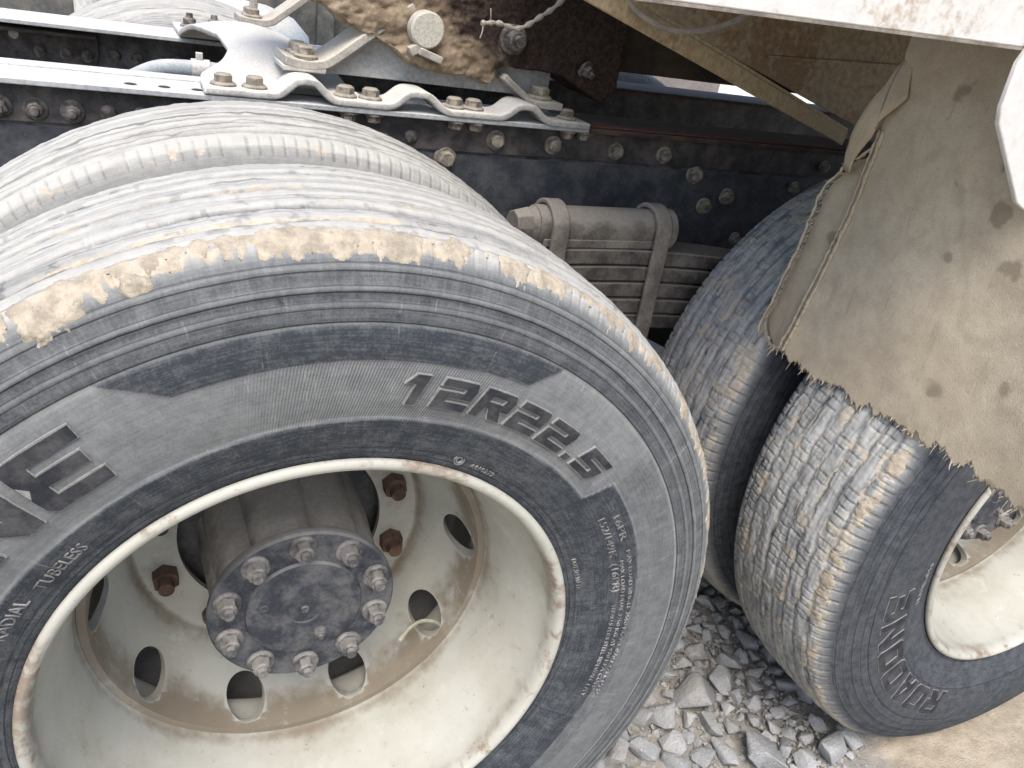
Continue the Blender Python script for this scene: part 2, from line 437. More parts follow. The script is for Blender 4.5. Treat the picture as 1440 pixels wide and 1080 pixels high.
class MB:
    def __init__(self):
        self.v, self.f = [], []

    def add(self, vs, fs):
        o = len(self.v)
        self.v += [tuple(p) for p in vs]
        self.f += [tuple(i + o for i in q) for q in fs]
        return self

    def box(self, c, s, rot=None):
        x, y, z = [k / 2 for k in s]
        vs = [Vector(p) for p in ((-x, -y, -z), (x, -y, -z), (x, y, -z), (-x, y, -z), (-x, -y, z), (x, -y, z), (x, y, z), (-x, y, z))]
        if rot is not None:
            vs = [rot @ p for p in vs]
        vs = [p + Vector(c) for p in vs]
        return self.add(vs, [(0, 3, 2, 1), (4, 5, 6, 7), (0, 1, 5, 4), (1, 2, 6, 5), (2, 3, 7, 6), (3, 0, 4, 7)])

    def cyl(self, p0, p1, r0, r1=None, n=20, phase=0.0):
        p0, p1 = Vector(p0), Vector(p1)
        r1 = r0 if r1 is None else r1
        q = (p1 - p0).to_track_quat('Z', 'Y')
        vs = []
        for p, r in ((p0, r0), (p1, r1)):
            for i in range(n):
                a = 2 * PI * i / n + phase
                vs.append(p + q @ Vector((r * math.cos(a), r * math.sin(a), 0)))
        fs = [(i, (i + 1) % n, n + (i + 1) % n, n + i) for i in range(n)]
        fs += [tuple(range(n - 1, -1, -1)), tuple(range(n, 2 * n))]
        return self.add(vs, fs)

    def lathe(self, prof, n=48, centre=(0, 0, 0), a0=0.0, a1=2 * PI, close=False, rfun=None):
        """prof: (r, y) pairs turned round the Y axis"""
        full = abs(a1 - a0 - 2 * PI) < 1e-6
        m = n if full else n + 1
        k = len(prof)
        vs = []
        for i in range(m):
            a = a0 + (a1 - a0) * i / n
            for r, y in prof:
                rr = r if rfun is None else rfun(r, y, a)
                vs.append((centre[0] + rr * math.cos(a), centre[1] + y, centre[2] + rr * math.sin(a)))
        fs = []
        for i in range(n):
            j = (i + 1) % m
            for q in range(k if close else k - 1):
                w = (q + 1) % k
                fs.append((i * k + q, i * k + w, j * k + w, j * k + q))
        return self.add(vs, fs)

    def prism(self, poly, d0, d1, axis='y'):
        """poly in the plane across the axis, from d0 to d1 along it"""
        n = len(poly)
        def P(a, b, d):
            return (a, d, b) if axis == 'y' else ((d, a, b) if axis == 'x' else (a, b, d))
        vs = [P(a, b, d0) for a, b in poly] + [P(a, b, d1) for a, b in poly]
        fs = [tuple(range(n)), tuple(range(2 * n - 1, n - 1, -1))]
        fs += [((i + 1) % n, i, n + i, n + (i + 1) % n) for i in range(n)]
        return self.add(vs, fs)

    def tube(self, pts, r, n=10, cap=True):
        pts = [Vector(p) for p in pts]
        rs = r if isinstance(r, (list, tuple)) else [r] * len(pts)
        vs, fs = [], []
        q = None
        for i, p in enumerate(pts):
            t = (pts[min(i + 1, len(pts) - 1)] - pts[max(i - 1, 0)]).normalized()
            if q is None:
                q = t.to_track_quat('Z', 'Y')
            else:
                q = (q @ Vector((0, 0, 1))).rotation_difference(t) @ q
            for j in range(n):
                a = 2 * PI * j / n
                vs.append(p + q @ Vector((rs[i] * math.cos(a), rs[i] * math.sin(a), 0)))
        for i in range(len(pts) - 1):
            for j in range(n):
                k = (j + 1) % n
                fs.append((i * n + j, i * n + k, (i + 1) * n + k, (i + 1) * n + j))
        if cap:
            fs += [tuple(range(n - 1, -1, -1)), tuple(range((len(pts) - 1) * n, len(pts) * n))]
        return self.add(vs, fs)

    def mesh(self, name, recalc=True):
        me = bpy.data.meshes.new(name)
        me.from_pydata(self.v, [], self.f)
        if recalc:
            b = bmesh.new()
            b.from_mesh(me)
            bmesh.ops.recalc_face_normals(b, faces=b.faces)
            b.to_mesh(me)
            b.free()
        return me

    def build(self, name, mat, parent=None, smooth=35, bevel=0.0, seg=2, loc=None):
        me = self.mesh(name)
        o = link_mesh(name, me, mat, parent)
        shade(me, smooth)
        if bevel:
            md = o.modifiers.new('bevel', 'BEVEL')
            md.width = bevel
            md.segments = seg
            md.limit_method = 'ANGLE'
            md.angle_limit = R(30)
        if loc is not None:
            o.location = loc
        return o


def spline(pts, n=8):
    """Catmull-Rom through the points"""
    P = [Vector(p) for p in pts]
    P = [2 * P[0] - P[1]] + P + [2 * P[-1] - P[-2]]
    out = []
    for i in range(1, len(P) - 2):
        a, b, c, d = P[i - 1:i + 3]
        for k in range(n):
            t = k / n
            out.append(.5 * ((2 * b) + (c - a) * t + (2 * a - 5 * b + 4 * c - d) * t * t + (3 * b - a - 3 * c + d) * t ** 3))
    out.append(P[-2])
    return out


def applied(o):
    """bake the modifiers of an object into its mesh"""
    bpy.context.view_layer.update()
    dg = bpy.context.evaluated_depsgraph_get()
    me = bpy.data.meshes.new_from_object(o.evaluated_get(dg))
    o.modifiers.clear()
    o.data = me
    return me


def grid_mesh(name, P, keep=None, wrap=False):
    """P: (a, b, 3) array of points -> quads; keep: (a-1, b-1) mask"""
    a, b = P.shape[:2]
    idx = np.arange(a * b).reshape(a, b)
    f = np.stack([idx[:-1, :-1], idx[1:, :-1], idx[1:, 1:], idx[:-1, 1:]], -1)
    if keep is not None:
        f = f[keep]
    f = f.reshape(-1, 4)
    v = P.reshape(-1, 3)
    used = None
    if keep is not None:
        used = np.unique(f)
        re = np.full(len(v), -1)
        re[used] = np.arange(len(used))
        v = v[used]
        f = re[f]
    me = bpy.data.meshes.new(name)
    me.vertices.add(len(v))
    me.vertices.foreach_set('co', v.astype(np.float32).ravel())
    me.loops.add(f.size)
    me.loops.foreach_set('vertex_index', f.astype(np.int32).ravel())
    me.polygons.add(len(f))
    me.polygons.foreach_set('loop_start', np.arange(0, f.size, 4, dtype=np.int32))
    me.polygons.foreach_set('loop_total', np.full(len(f), 4, dtype=np.int32))
    me.update(calc_edges=True)
    me.polygons.foreach_set('use_smooth', np.ones(len(f), dtype=bool))
    return me, used


def fattr(me, name, arr):
    at = me.attributes.new(name, 'FLOAT', 'POINT')
    at.data.foreach_set('value', np.ascontiguousarray(arr, dtype=np.float32).ravel())


def vattr(me, name, arr):
    at = me.attributes.new(name, 'FLOAT_VECTOR', 'POINT')
    at.data.foreach_set('vector', np.ascontiguousarray(arr, dtype=np.float32).ravel())


def copy_obj(o, parent=None, loc=None, rot=None, name=None):
    c = o.copy()
    C.objects.link(c)
    c.parent = parent
    if loc is not None: c.location = loc
    if rot is not None: c.rotation_euler = rot
    return c


# ------------------------------------------------------------------ the setting: ground
def ground():
    def axis(lo, hi, step, far):
        core = np.arange(lo, hi + 1e-6, step)
        out, d, x = [], step, hi
        while x < far:
            d *= 1.35
            x += d
            out.append(x)
        inn, d, x = [], step, lo
        while x > -far:
            d *= 1.35
            x -= d
            inn.append(x)
        return np.concatenate([np.array(inn[::-1]), core, np.array(out)])
    xs = axis(.35, 2.1, .007, 120)
    ys = axis(-.35, .75, .007, 120)
    X, Y = np.meshgrid(xs, ys, indexing='ij')
    near = np.exp(-((np.maximum(0, np.abs(X - 1.2) - 1.2)) ** 2 + np.maximum(0, np.abs(Y - .2) - .8) ** 2) / .5)
    edge = fbm(X * 4, Y * 4, 0, 5) - .5
    sand = sstep(-.10, .12, (X - 1.16) * .8 - (Y - .09) * 1.1 + edge * .75 + (fbm(X * 22, Y * 22, 0, 6) - .5) * .25)
    sand = np.maximum(sand, sstep(.66, .76, fbm(X * 3, Y * 3, 2, 9)) * .5)
    far = 1 - near
    sand = np.clip(sand + far, 0, 1)
    Z = GZ + .002 + (fbm(X * 9, Y * 9, 0, 3) - .5) * .03 * near + (fbm(X * 45, Y * 45, 0, 4) - .5) * .008 * near
    Z += (fbm(X * .4, Y * .4, 0, 12) - .5) * .12 * far
    Z -= (1 - sand) * .012 * near
    me, _ = grid_mesh('ground', np.stack([X, Y, Z], -1))
    fattr(me, 'sand', sand)
    o = link_mesh('ground', me, 'ground')
    tag(o, kind='structure')


ground()

# ------------------------------------------------------------------ the truck
truck = empty('dump_truck', (0, .15, GZ))
tag(truck, 'dusty tipper truck chassis with twin rear wheels, leaf spring and torn mud flap', 'truck')
T0 = empty('tmp')                         # parts are built in world coordinates, then parented keeping place
TRUCK_OFF = Vector((0, -.15, -GZ))


def part(name, loc=(0, 0, 0)):
    """an Empty part under the truck at a world place"""
    return empty(name, Vector(loc) + TRUCK_OFF, truck)


AX = (0.0, 1.330)                          # axle places along the truck
YO, YI = 0.15, 0.495                       # mid-planes of the outer and inner tyre
TW = .30

# ---- tyre cross-section: (radius, y from the mid-plane), outer bead to inner bead
PR = np.array([.296, .300, .310, .325, .345, .375, .410, .440, .470, .495, .512, .524, .532, .537, .540, .541])
PY = np.array([.030, .026, .022, .016, .010, .003, .000, .001, .006, .013, .020, .030, .044, .065, .10, .15]) - .15
_r = np.concatenate([PR, PR[-2::-1]])
_y = np.concatenate([PY, -PY[-2::-1]])


def tyre_profile(ds):
    L = np.concatenate([[0], np.cumsum(np.hypot(np.diff(_r), np.diff(_y)))])
    t = np.linspace(0, L[-1], 2400)
    r, y = np.interp(t, L, _r), np.interp(t, L, _y)
    k = np.hanning(91); k /= k.sum()
    pad = lambda a: np.concatenate([2 * a[0] - a[45:0:-1], a, 2 * a[-1] - a[-2:-47:-1]])
    r, y = np.convolve(pad(r), k, 'valid'), np.convolve(pad(y), k, 'valid')
    n = int(L[-1] / ds)
    s = np.linspace(0, L[-1], n)
    r, y = np.interp(s, t, r), np.interp(s, t, y)
    tr, ty = np.gradient(r, s), np.gradient(y, s)
    nr, ny = -ty, tr
    ln = np.hypot(nr, ny)
    nr, ny = nr / ln, ny / ln
    if nr[n // 2] < 0:
        nr, ny = -nr, -ny
    return s, r, y, nr, ny


def side_y(r):
    """y of the outer sidewall (from the mid-plane) at a radius"""
    return np.interp(r, PR, PY)


def thetas(f0, f1, fine, coarse):
    """angles (degrees) fine between f0 and f1, seam at the bottom"""
    a = list(np.arange(f0, f1, fine))
    b = list(np.arange(f1, f0 + 360, coarse)) + [f0 + 360]
    return np.array(a + b)


def gauss(x, w):
    return np.exp(-(x / w) ** 2)


def make_tyre(name, parent, mat, th, ds, hfun, squash=True):
    s, r, y, nr, ny = tyre_profile(ds)
    TH = np.radians(th)[:, None]
    thd = th[:, None] + 0 * r[None]
    H, dust, mud, hatch = hfun(thd, r[None] + 0 * thd, y[None] + 0 * thd)
    RR = r[None] + nr[None] * H
    Y = y[None] + ny[None] * H
    X, Z = RR * np.cos(TH), RR * np.sin(TH)
    if squash:
        low = np.maximum(0, (GZ + .004) - Z)
        Z = Z + low
        sgn = np.where(Y < 0, -1, 1)
        bulge = np.exp(-((Z + .44) / .07) ** 2) * (Z < -.2) * .0012
        Y = Y + sgn * bulge * (np.abs(Y) > .1)
    me, _ = grid_mesh(name, np.stack([X, Y, Z], -1))
    fattr(me, 'dust', dust)
    fattr(me, 'mud', mud)
    fattr(me, 'hatch', hatch)
    fattr(me, 'pale', sstep(.512, .528, r[None] + 0 * thd))
    vattr(me, 'pol', np.stack([TH * .45 + 0 * r[None], s[None] + 0 * TH, 0 * thd], -1))
    return link_mesh(name, me, mat, parent)


def wrapd(d):
    return (d + 180) % 360 - 180


def light_band(th, r):
    """recessed dusty band of the sidewall with its chevron ends: 1 inside"""
    t = (th + 90) % 360 - 90
    inner = np.interp(t, [-90, -20, 2, 16, 29, 38.5, 39.5, 45, 90, 127, 160, 215, 222, 270], [.372, .376, .390, .399, .402, .401, .362, .363, .357, .351, .355, .355, .40, .39])
    outer = np.interp(t, [-90, 61, 65, 75, 106, 110.5, 117, 200, 204, 270], [.456, .456, .425, .422, .421, .421, .456, .456, .43, .456])
    return sstep(-.0016, .0016, r - inner) * sstep(-.0016, .0016, outer - r), inner, outer


def front_tyre_h(th, r, y):
    out = y < 0
    H = 0 * r
    tread = r > .523
    # worn ribs of the tread
    for gy, w, d in ((-.094, .0026, .0034), (-.066, .0044, .0100), (-.036, .0024, .0034), (-.012, .0048, .0110), (.018, .0024, .0034), (.045, .0048, .0110), (.075, .0024, .003), (.100, .0044, .009)):
        wob = (fbm(th * .30, gy * 50, 0, 2) - .5) * .006
        dep = .5 + .9 * fbm(th * .22, gy * 90, 0, 8)
        H -= d * dep * gauss(y - gy - wob, w) * (r > .5)
    H += (fbm(th * .18, y * 120, 0, 21) - .5) * .0012 * sstep(.515, .53, r)
    H += (fbm(th * 1.2, y * 130, 0, 22, 4) - .5) * .0018 * sstep(.515, .53, r)
    # small cuts along the shoulder
    cut = np.abs(((th + 1.2 * (fbm(th * .4, 0, 0, 30) - .5)) % 1.55) - .775) < .10
    sh = gauss(r - .5215, .0075) * (np.abs(y) > .09)
    H -= .0024 * cut * (sh > .35)
    # sidewall relief
    band, inner, outer = light_band(th, r)
    band = band * out
    H -= .0018 * band
    for rr, w, d in ((.457, .0022, .0022), (.487, .0026, -.0034), (.505, .0026, -.0034), (.474, .0022, -.0020), (.3165, .0020, .0012)):
        H += d * -1 * gauss(r - rr, w) * out if d > 0 else -d * gauss(r - rr, w) * out
    H += .0016 * sstep(.487, .491, r) * (1 - sstep(.500, .5045, r)) * out
    # seams across the bead
    for t0, a, b in ((94.6, .300, .356), (-22.8, .305, .386), (205, .3, .36)):
        H += .0012 * gauss(wrapd(th - t0) * r * PI / 180, .0012) * (r > a) * (r < b) * out
    H += (fbm(th * 1.2, r * 60, 0, 41) - .5) * .0010
    # dust
    dust = .05 + .50 * band * (1 - .42 * sstep(42, 36, (th + 90) % 360 - 90))
    dust = dust + np.where(~tread & out, .13 * sstep(.4545, .4575, r) + .07 * sstep(.485, .488, r), 0)
    strk = sstep(.52, .68, fbm(th * 3.2, r * 14, 0, 44, 3)) * sstep(.470, .500, r) + .6 * sstep(.58, .70, fbm(th * 2.4, r * 9, 0, 45, 3)) * sstep(.42, .46, r)
    dust = dust + np.where(~tread & out, .07 * strk, 0)
    dust = dust + .28 * (gauss(r - .488, .0025) + gauss(r - .505, .003) + gauss(r - .474, .002) + gauss(r - .457, .002)) * (~tread)
    edge = (gauss(r - inner, .0014) + gauss(r - outer, .0014)) * out * (r < .465)
    dust = dust + .3 * edge
    dust = np.where(tread, .95 - .0, dust)
    dust += .55 * sstep(.505, .522, r) * (~tread)
    t = (th + 90) % 360 - 90
    # the lower right of the sidewall is greyer
    dust += .10 * sstep(60, -10, t) * (~tread) * (r > .40)
    dust += .05 * sstep(.36, .31, r)
    dust -= .10 * sstep(.46, .74, fbm(th * .10, y * 200, 0, 77)) * tread
    dust -= .28 * sstep(.60, .70, fbm(th * .9, y * 120, 0, 74)) * sstep(.5, .6, fbm(th * .1, y * 20, 0, 73)) * tread
    dust -= .75 * np.clip(-H - .0022, 0, .005) / .005 * tread
    dust -= .30 * sstep(.45, .6, fbm(th * .05, y * 30, 0, 76)) * gauss(y + .082, .014) * tread
    mud = .62 * sstep(.498, .522, r) * gauss(y + .122, .016) * sstep(.34, .58, fbm(th * .12, y * 25, 0, 51)) * (y < -.085)
    for gy in (-.092, -.052, -.008, .040):
        mud = np.maximum(mud, .62 * gauss(y - gy, .004) * tread * sstep(.45, .6, fbm(th * .3, gy * 99, 0, 53)))
    hatch = np.where((band > .5) & (t > 60) & (t < 108) & (r < .424), sstep(108, 96, t) * sstep(58, 72, t), 0.0)
    return H, dust, mud, hatch


def inner_tyre_h(th, r, y):
    H = 0 * r
    tread = r > .523
    for gy in (-.088, -.055, -.02, .03, .08):
        wob = (fbm(th * .3, gy * 50, 0, 2) - .5) * .008
        H -= .0090 * (.5 + .8 * fbm(th * .2, gy * 70, 0, 9)) * gauss(y - gy - wob, .0050) * (r > .5)
    H += (fbm(th * .9, y * 110, 0, 25) - .5) * .0022 * sstep(.515, .53, r)
    cut = np.abs(((th + .6 * (fbm(th * .5, 0, 0, 31) - .5)) % 1.62) - .81) < .11
    sh = gauss(r - .5225, .0085) * (np.abs(y) > .09)
    H -= .0022 * cut * (sh > .3)
    H -= .0015 * gauss(r - .503, .002)
    dust = np.where(tread, 1.0 - .2 * sstep(.52, .74, fbm(th * .1, y * 90, 0, 78)), .72)
    dust -= .25 * cut * (sh > .3)
    dust = dust - .6 * np.clip(-H - .0025, 0, .005) / .005 * tread
    mud = .50 * sstep(.5, .52, r) * gauss(y + .118, .02) * sstep(.54, .68, fbm(th * .14, y * 30, 0, 61))
    return H, dust, mud, 0 * r


def rear_tyre_h(seed, wear=1.0):
    def f(th, r, y):
        H = 0 * r
        tread = sstep(.522, .532, r)
        gys = (-.096, -.0675, -.039, -.0105, .018, .0465, .075, .1035)
        groove = 0 * r
        for i, gy in enumerate(gys):
            zig = .0012 * np.sign(np.sin(np.radians(th * 75 + i * 90)))
            g = gauss(y - gy - zig - (fbm(th * .4, gy * 70, 0, seed) - .5) * .0018, .0034) * (.5 + .8 * fbm(th * .25, gy * 33, 0, seed + 1))
            groove = np.maximum(groove, g)
        rib = np.floor((y + .0960) / .0285)
        pitch = 1.75
        ph = (th + rib * 1.1 + (y * 9) + (fbm(th * .5, rib * 7.3, 0, seed + 2) - .5) * .6) % pitch
        sp = gauss(ph - pitch / 2, .14) * sstep(.32, .66, fbm(th * .33, rib * 3.1, 0, seed + 3)) * 1.1
        sipes = np.maximum(groove, sp * .75)
        H -= .0033 * wear * np.clip(sipes, 0, 1.1) * sstep(.514, .528, r)
        H += (fbm(th * .30, y * 150, 0, seed + 5) - .5) * .0032 * tread
        H += (fbm(th * 2.0, y * 320, 0, seed + 6, 3) - .5) * .0022 * tread
        # torn shoulder blocks
        cut = np.abs(((th + (fbm(th * .5, 0, 0, seed + 7) - .5) * .9) % 2.35) - 1.17) < .22
        H -= .0035 * cut * gauss(r - .523, .009) * (np.abs(y) > .09)
        for rr in (.505, .492, .478, .462, .366):
            H += .0014 * gauss(r - rr, .0018)
        H -= .0014 * gauss(r - .447, .0016)
        lines = 2.2 * (fbm(th * .16, y * 420, 0, seed + 9, 3) - .5)
        dust = .74 * tread + .8 * tread * (fbm(th * .30, y * 60, 0, seed + 11) - .47) + .45 * lines * tread
        dust = np.clip(dust - .42 * np.clip(sipes, 0, 1) * tread, 0, 1.1) + .12 * (1 - tread) + .45 * sstep(.505, .522, r) * (1 - tread)
        fill = np.clip(sipes, 0, 1) * sstep(.40, .60, fbm(th * .2, y * 22, 0, seed + 13))
        sh = gauss(y + .112, .018) * sstep(.505, .525, r) * sstep(.34, .56, fbm(th * .22, y * 30, 0, seed + 15))
        mud = np.clip(.8 * fill * tread + .62 * sh + .6 * tread * sstep(.60, .70, fbm(th * .3, y * 26, 0, seed + 17)) + .62 * tread * sstep(.60, .70, fbm(th * .12, y * 300, 0, seed + 19, 3)) * sstep(.35, .55, fbm(th * .2, y * 20, 0, seed + 20)), 0, 1)
        return H, dust, mud, 0 * r
    return f


# ---- mud crusts: thin shells of dried mud lying on a tyre's shoulder
def mud_crust(parent, yc, th0, th1, s_lo, s_hi, maskfun, thick, seed, mat='mud', dth=.16, ds=.0016):
    s, r, y, nr, ny = tyre_profile(ds)
    k = (r > .46) & (y < 0) & (s < s_hi) & (s > s_lo)
    s, r, y, nr, ny = s[k], r[k], y[k], nr[k], ny[k]
    th = np.arange(th0, th1, dth)
    thd = th[:, None] + 0 * r[None]
    m = maskfun(thd, r[None] + 0 * thd, y[None] + 0 * thd)
    lump = .35 + 1.0 * fbm(thd * .9, s[None] * 130, 0, seed + 3)
    grit = (fbm(thd * 2.6, s[None] * 300, 0, seed + 4, 4) - .5) * .0020
    H = np.where(m > 0, .0005 + np.clip(m * 1.6, 0, 1) * thick * lump + grit * np.clip(m * 3, 0, 1), -.0006)
    TH = np.radians(thd)
    RR = r[None] + nr[None] * H
    P = np.stack([RR * np.cos(TH), y[None] + ny[None] * H, RR * np.sin(TH)], -1)
    pm = m > 0
    keep = pm[:-1, :-1] | pm[1:, :-1] | pm[1:, 1:] | pm[:-1, 1:]
    me, used = grid_mesh('mud_crust', P, keep)
    o = link_mesh('mud_crust', me, mat, parent)
    o['kind'] = 'stuff'
    return o


# ---- lettering: convex pieces of each glyph on a unit cell, then laid round the sidewall
def q(x0, y0, x1, y1):
    return [(x0, y0), (x1, y0), (x1, y1), (x0, y1)]


t_ = .27
GL = {
    '1': [[(.40, 0), (.72, 0), (.72, 1), (.40, 1)], [(.08, .70), (.40, .70), (.40, 1), (.30, 1)]],
    '2': [[(0, .76), (1, .76), (.90, 1), (0, 1)], q(.70, .60, 1, .76), [(0, .40), (1, .40), (1, .60), (0, .60)], q(0, .24, .30, .40), q(0, 0, 1, .24)],
    '5': [q(0, .76, 1, 1), q(0, .60, .30, .76), q(0, .40, 1, .60), q(.70, .24, 1, .40), [(0, 0), (.88, 0), (1, .24), (0, .24)]],
    'R': [q(0, 0, t_, 1), [(t_, .78), (1, .78), (.88, 1), (t_, 1)], q(.73, .58, 1, .78), q(t_, .36, 1, .58), [(.62, 0), (1, 0), (.78, .36), (.40, .36)]],
    'O': [[(0, .12), (t_, .24), (t_, .76), (0, .88)], [(0, .88), (t_, .76), (.73, .76), (1, .88), (.88, 1), (.12, 1)], [(.73, .24), (1, .12), (1, .88), (.73, .76)], [(.12, 0), (.88, 0), (1, .12), (.73, .24), (t_, .24), (0, .12)]],
    'A': [[(0, 0), (t_, 0), (.50, .78), (.36, 1)], [(.50, .78), (.73, 0), (1, 0), (.64, 1), (.36, 1)], [(.355, .20), (.645, .20), (.60, .38), (.40, .38)]],
    'D': [q(0, 0, t_, 1), [(t_, .78), (.73, .78), (1, .86), (.86, 1), (t_, 1)], [(.73, .22), (1, .14), (1, .86), (.73, .78)], [(t_, 0), (.86, 0), (1, .14), (.73, .22), (t_, .22)]],
    'N': [q(0, 0, t_, 1), q(.73, 0, 1, 1), [(t_, .62), (.73, 0), (.73, .38), (t_, 1)]],
    'E': [[(.10, 0), (t_, 0), (t_, 1), (.10, 1), (0, .88), (0, .12)], q(t_, .78, .95, 1), q(t_, .40, .86, .61), q(t_, 0, .95, .22)],
    '.': [q(.1, 0, .9, .22)],
}


def letters(name, parent, text, centre_y, r0, r1, th_start, th_end, mat, edge=None, edge_w=.0010, width=None, gap=.16, slant=0.0, lift=.0022, bevel=.0006, scale=None):
    """block letters that read clockwise with their tops outwards, raised from the sidewall"""
    ws = [(.30 if c == '.' else (.80 if c == '1' else 1.0)) for c in text]
    if scale: ws = [a * b for a, b in zip(ws, scale)]
    total = sum(ws) + gap * (len(text) - 1)
    mb = MB()
    x = 0.0
    for c, w in zip(text, ws):
        for poly in GL[c]:
            sub = []
            n = len(poly)
            for i in range(n):                           # extra points so that the pieces bend with the wall
                a, b = poly[i], poly[(i + 1) % n]
                kk = max(1, int(max(abs(a[0] - b[0]), abs(a[1] - b[1])) / .34))
                sub += [(a[0] + (b[0] - a[0]) * j / kk, a[1] + (b[1] - a[1]) * j / kk) for j in range(kk)]
            bot, top = [], []
            for u, v in sub:
                px = x + u * w + slant * (v - .5)
                th = R(th_start + (th_end - th_start) * px / total)
                rr = r0 + (r1 - r0) * v
                yy = float(side_y(rr))
                bot.append((rr * math.cos(th), centre_y + yy + .004, rr * math.sin(th)))
                top.append((rr * math.cos(th), centre_y + yy - lift, rr * math.sin(th)))
            m = len(sub)
            mb.add(bot + top, [tuple(range(m, 2 * m)), tuple(range(m - 1, -1, -1))] + [(i, (i + 1) % m, m + (i + 1) % m, m + i) for i in range(m)])
        x += w + gap
    if edge:                                          # the thin dusty moulding line round each letter
        cw = abs(R(th_end - th_start)) * (r0 + r1) / 2 / total
        ch = r1 - r0
        hb = MB()
        x, cnt = 0.0, 0
        for c, w in zip(text, ws):
            for poly in GL[c]:
                pm = [Vector(((x + u * w + slant * (v - .5)) * cw, v * ch)) for u, v in poly]
                n = len(pm)
                area = sum(pm[a].x * pm[(a + 1) % n].y - pm[(a + 1) % n].x * pm[a].y for a in range(n))
                if area < 0: pm = pm[::-1]
                d = edge_w
                out = []
                for a in range(n):
                    p0, p1, p2 = pm[a - 1], pm[a], pm[(a + 1) % n]
                    e1, e2 = (p1 - p0).normalized(), (p2 - p1).normalized()
                    n1, n2 = Vector((e1.y, -e1.x)), Vector((e2.y, -e2.x))
                    bis = (n1 + n2).normalized()
                    out.append(p1 + bis * min(d / max(.4, bis.dot(n1)), d * 2))
                sub = []
                for a in range(n):
                    p, p2 = out[a], out[(a + 1) % n]
                    kk = max(1, int((p2 - p).length / .010))
                    sub += [p + (p2 - p) * (b / kk) for b in range(kk)]
                bot, top = [], []
                lf = lift - .0007 - .00003 * (cnt % 9)
                for p in sub:
                    th = R(th_start + (th_end - th_start) * (p.x / cw) / total)
                    rr = r0 + p.y
                    yy = float(side_y(rr))
                    bot.append((rr * math.cos(th), centre_y + yy + .004, rr * math.sin(th)))
                    top.append((rr * math.cos(th), centre_y + yy - lf, rr * math.sin(th)))
                m = len(sub)
                hb.add(bot + top, [tuple(range(m, 2 * m)), tuple(range(m - 1, -1, -1))] + [(a, (a + 1) % m, m + (a + 1) % m, m + a) for a in range(m)])
                cnt += 1
            x += w + gap
        hb.build('letter_outline', edge, parent, smooth=30)
    return mb.build(name, mat, parent, smooth=30, bevel=0)


def small_text(name, parent, body, centre_y, r0, height, th_start, th_end, mat, lift=.0014, bold=.0):
    cu = bpy.data.curves.new(name, 'FONT')
    cu.body = body
    cu.size = 1.0
    cu.extrude = .05
    cu.offset = bold
    cu.resolution_u = 2
    o = bpy.data.objects.new(name, cu)
    C.objects.link(o)
    me = applied_curve(o)
    bpy.data.objects.remove(o)
    bpy.data.curves.remove(cu)
    n = len(me.vertices)
    co = np.zeros(n * 3)
    me.vertices.foreach_get('co', co)
    co = co.reshape(-1, 3)
    x0, x1 = co[:, 0].min(), co[:, 0].max()
    h = .72
    th = np.radians(th_start + (th_end - th_start) * (co[:, 0] - x0) / (x1 - x0))
    rr = r0 + height * co[:, 1] / h
    yy = side_y(rr) - np.where(co[:, 2] > 0, lift, -.002)
    P = np.stack([rr * np.cos(th), centre_y + yy, rr * np.sin(th)], -1)
    me.vertices.foreach_set('co', P.ravel())
    me.materials.clear()
    me.update()
    return link_mesh(name, me, mat, parent)


def applied_curve(o):
    bpy.context.view_layer.update()
    dg = bpy.context.evaluated_depsgraph_get()
    return bpy.data.meshes.new_from_object(o.evaluated_get(dg))


# ---- steel wheel (rim and disc): profile of the outer wheel, y from the mid-plane of its tyre
RIM = [(.296, -.124), (.303, -.126), (.3045, -.131), (.302, -.1345), (.297, -.135), (.292, -.131), (.289, -.121), (.2875, -.105), (.284, -.088), (.276, -.060), (.266, -.022),
       (.2605, .010), (.2585, .026), (.2575, .034)]
RIMBACK = [(.268, .036), (.268, .10), (.284, .110), (.290, .122), (.297, .128), (.303, .126), (.296, .118), (.288, .09), (.274, .05), (.274, -.02), (.284, -.06), (.292, -.10)]
DISC = [(.2565, .030), (.2545, .045), (.2500, .075), (.2440, .098), (.2350, .118), (.2240, .136), (.2150, .152), (.2080, .166), (.2020, .172), (.1950, .1745), (.165, .175), (.141, .175)]


def grimed_lathe(name, prof, n, grime, edge, parent, mat, thick=None):
    """lathe of a smoothed profile with grime and chipped-edge attributes"""
    P = spline([(a, b, 0) for a, b in prof], 5)
    pr = np.array([p.x for p in P])
    py = np.array([p.y for p in P])
    th = np.radians(np.linspace(0, 360, n + 1))[:, None]
    X = pr[None] * np.cos(th)
    Z = pr[None] * np.sin(th)
    Y = py[None] + 0 * th
    me, _ = grid_mesh(name, np.stack([X, Y, Z], -1))
    fattr(me, 'grime', grime(pr, py)[None] + 0 * th)
    fattr(me, 'edge', edge(pr, py)[None] + 0 * th)
    b = bmesh.new()
    b.from_mesh(me)
    bmesh.ops.remove_doubles(b, verts=b.verts, dist=1e-6)
    bmesh.ops.recalc_face_normals(b, faces=b.faces)
    b.to_mesh(me)
    b.free()
    return me


def make_rim(parent):
    prof = RIM + RIMBACK
    me = grimed_lathe('rim', prof, 144,
                      lambda r, y: .5 * gauss(y - .024, .014) + .35 * gauss(y + .118, .012) * (r < .295),
                      lambda r, y: 1.0 * gauss(y + .131, .008) * (r > .285), parent, 'rim')
    return link_mesh('rim', me, 'rim', parent)


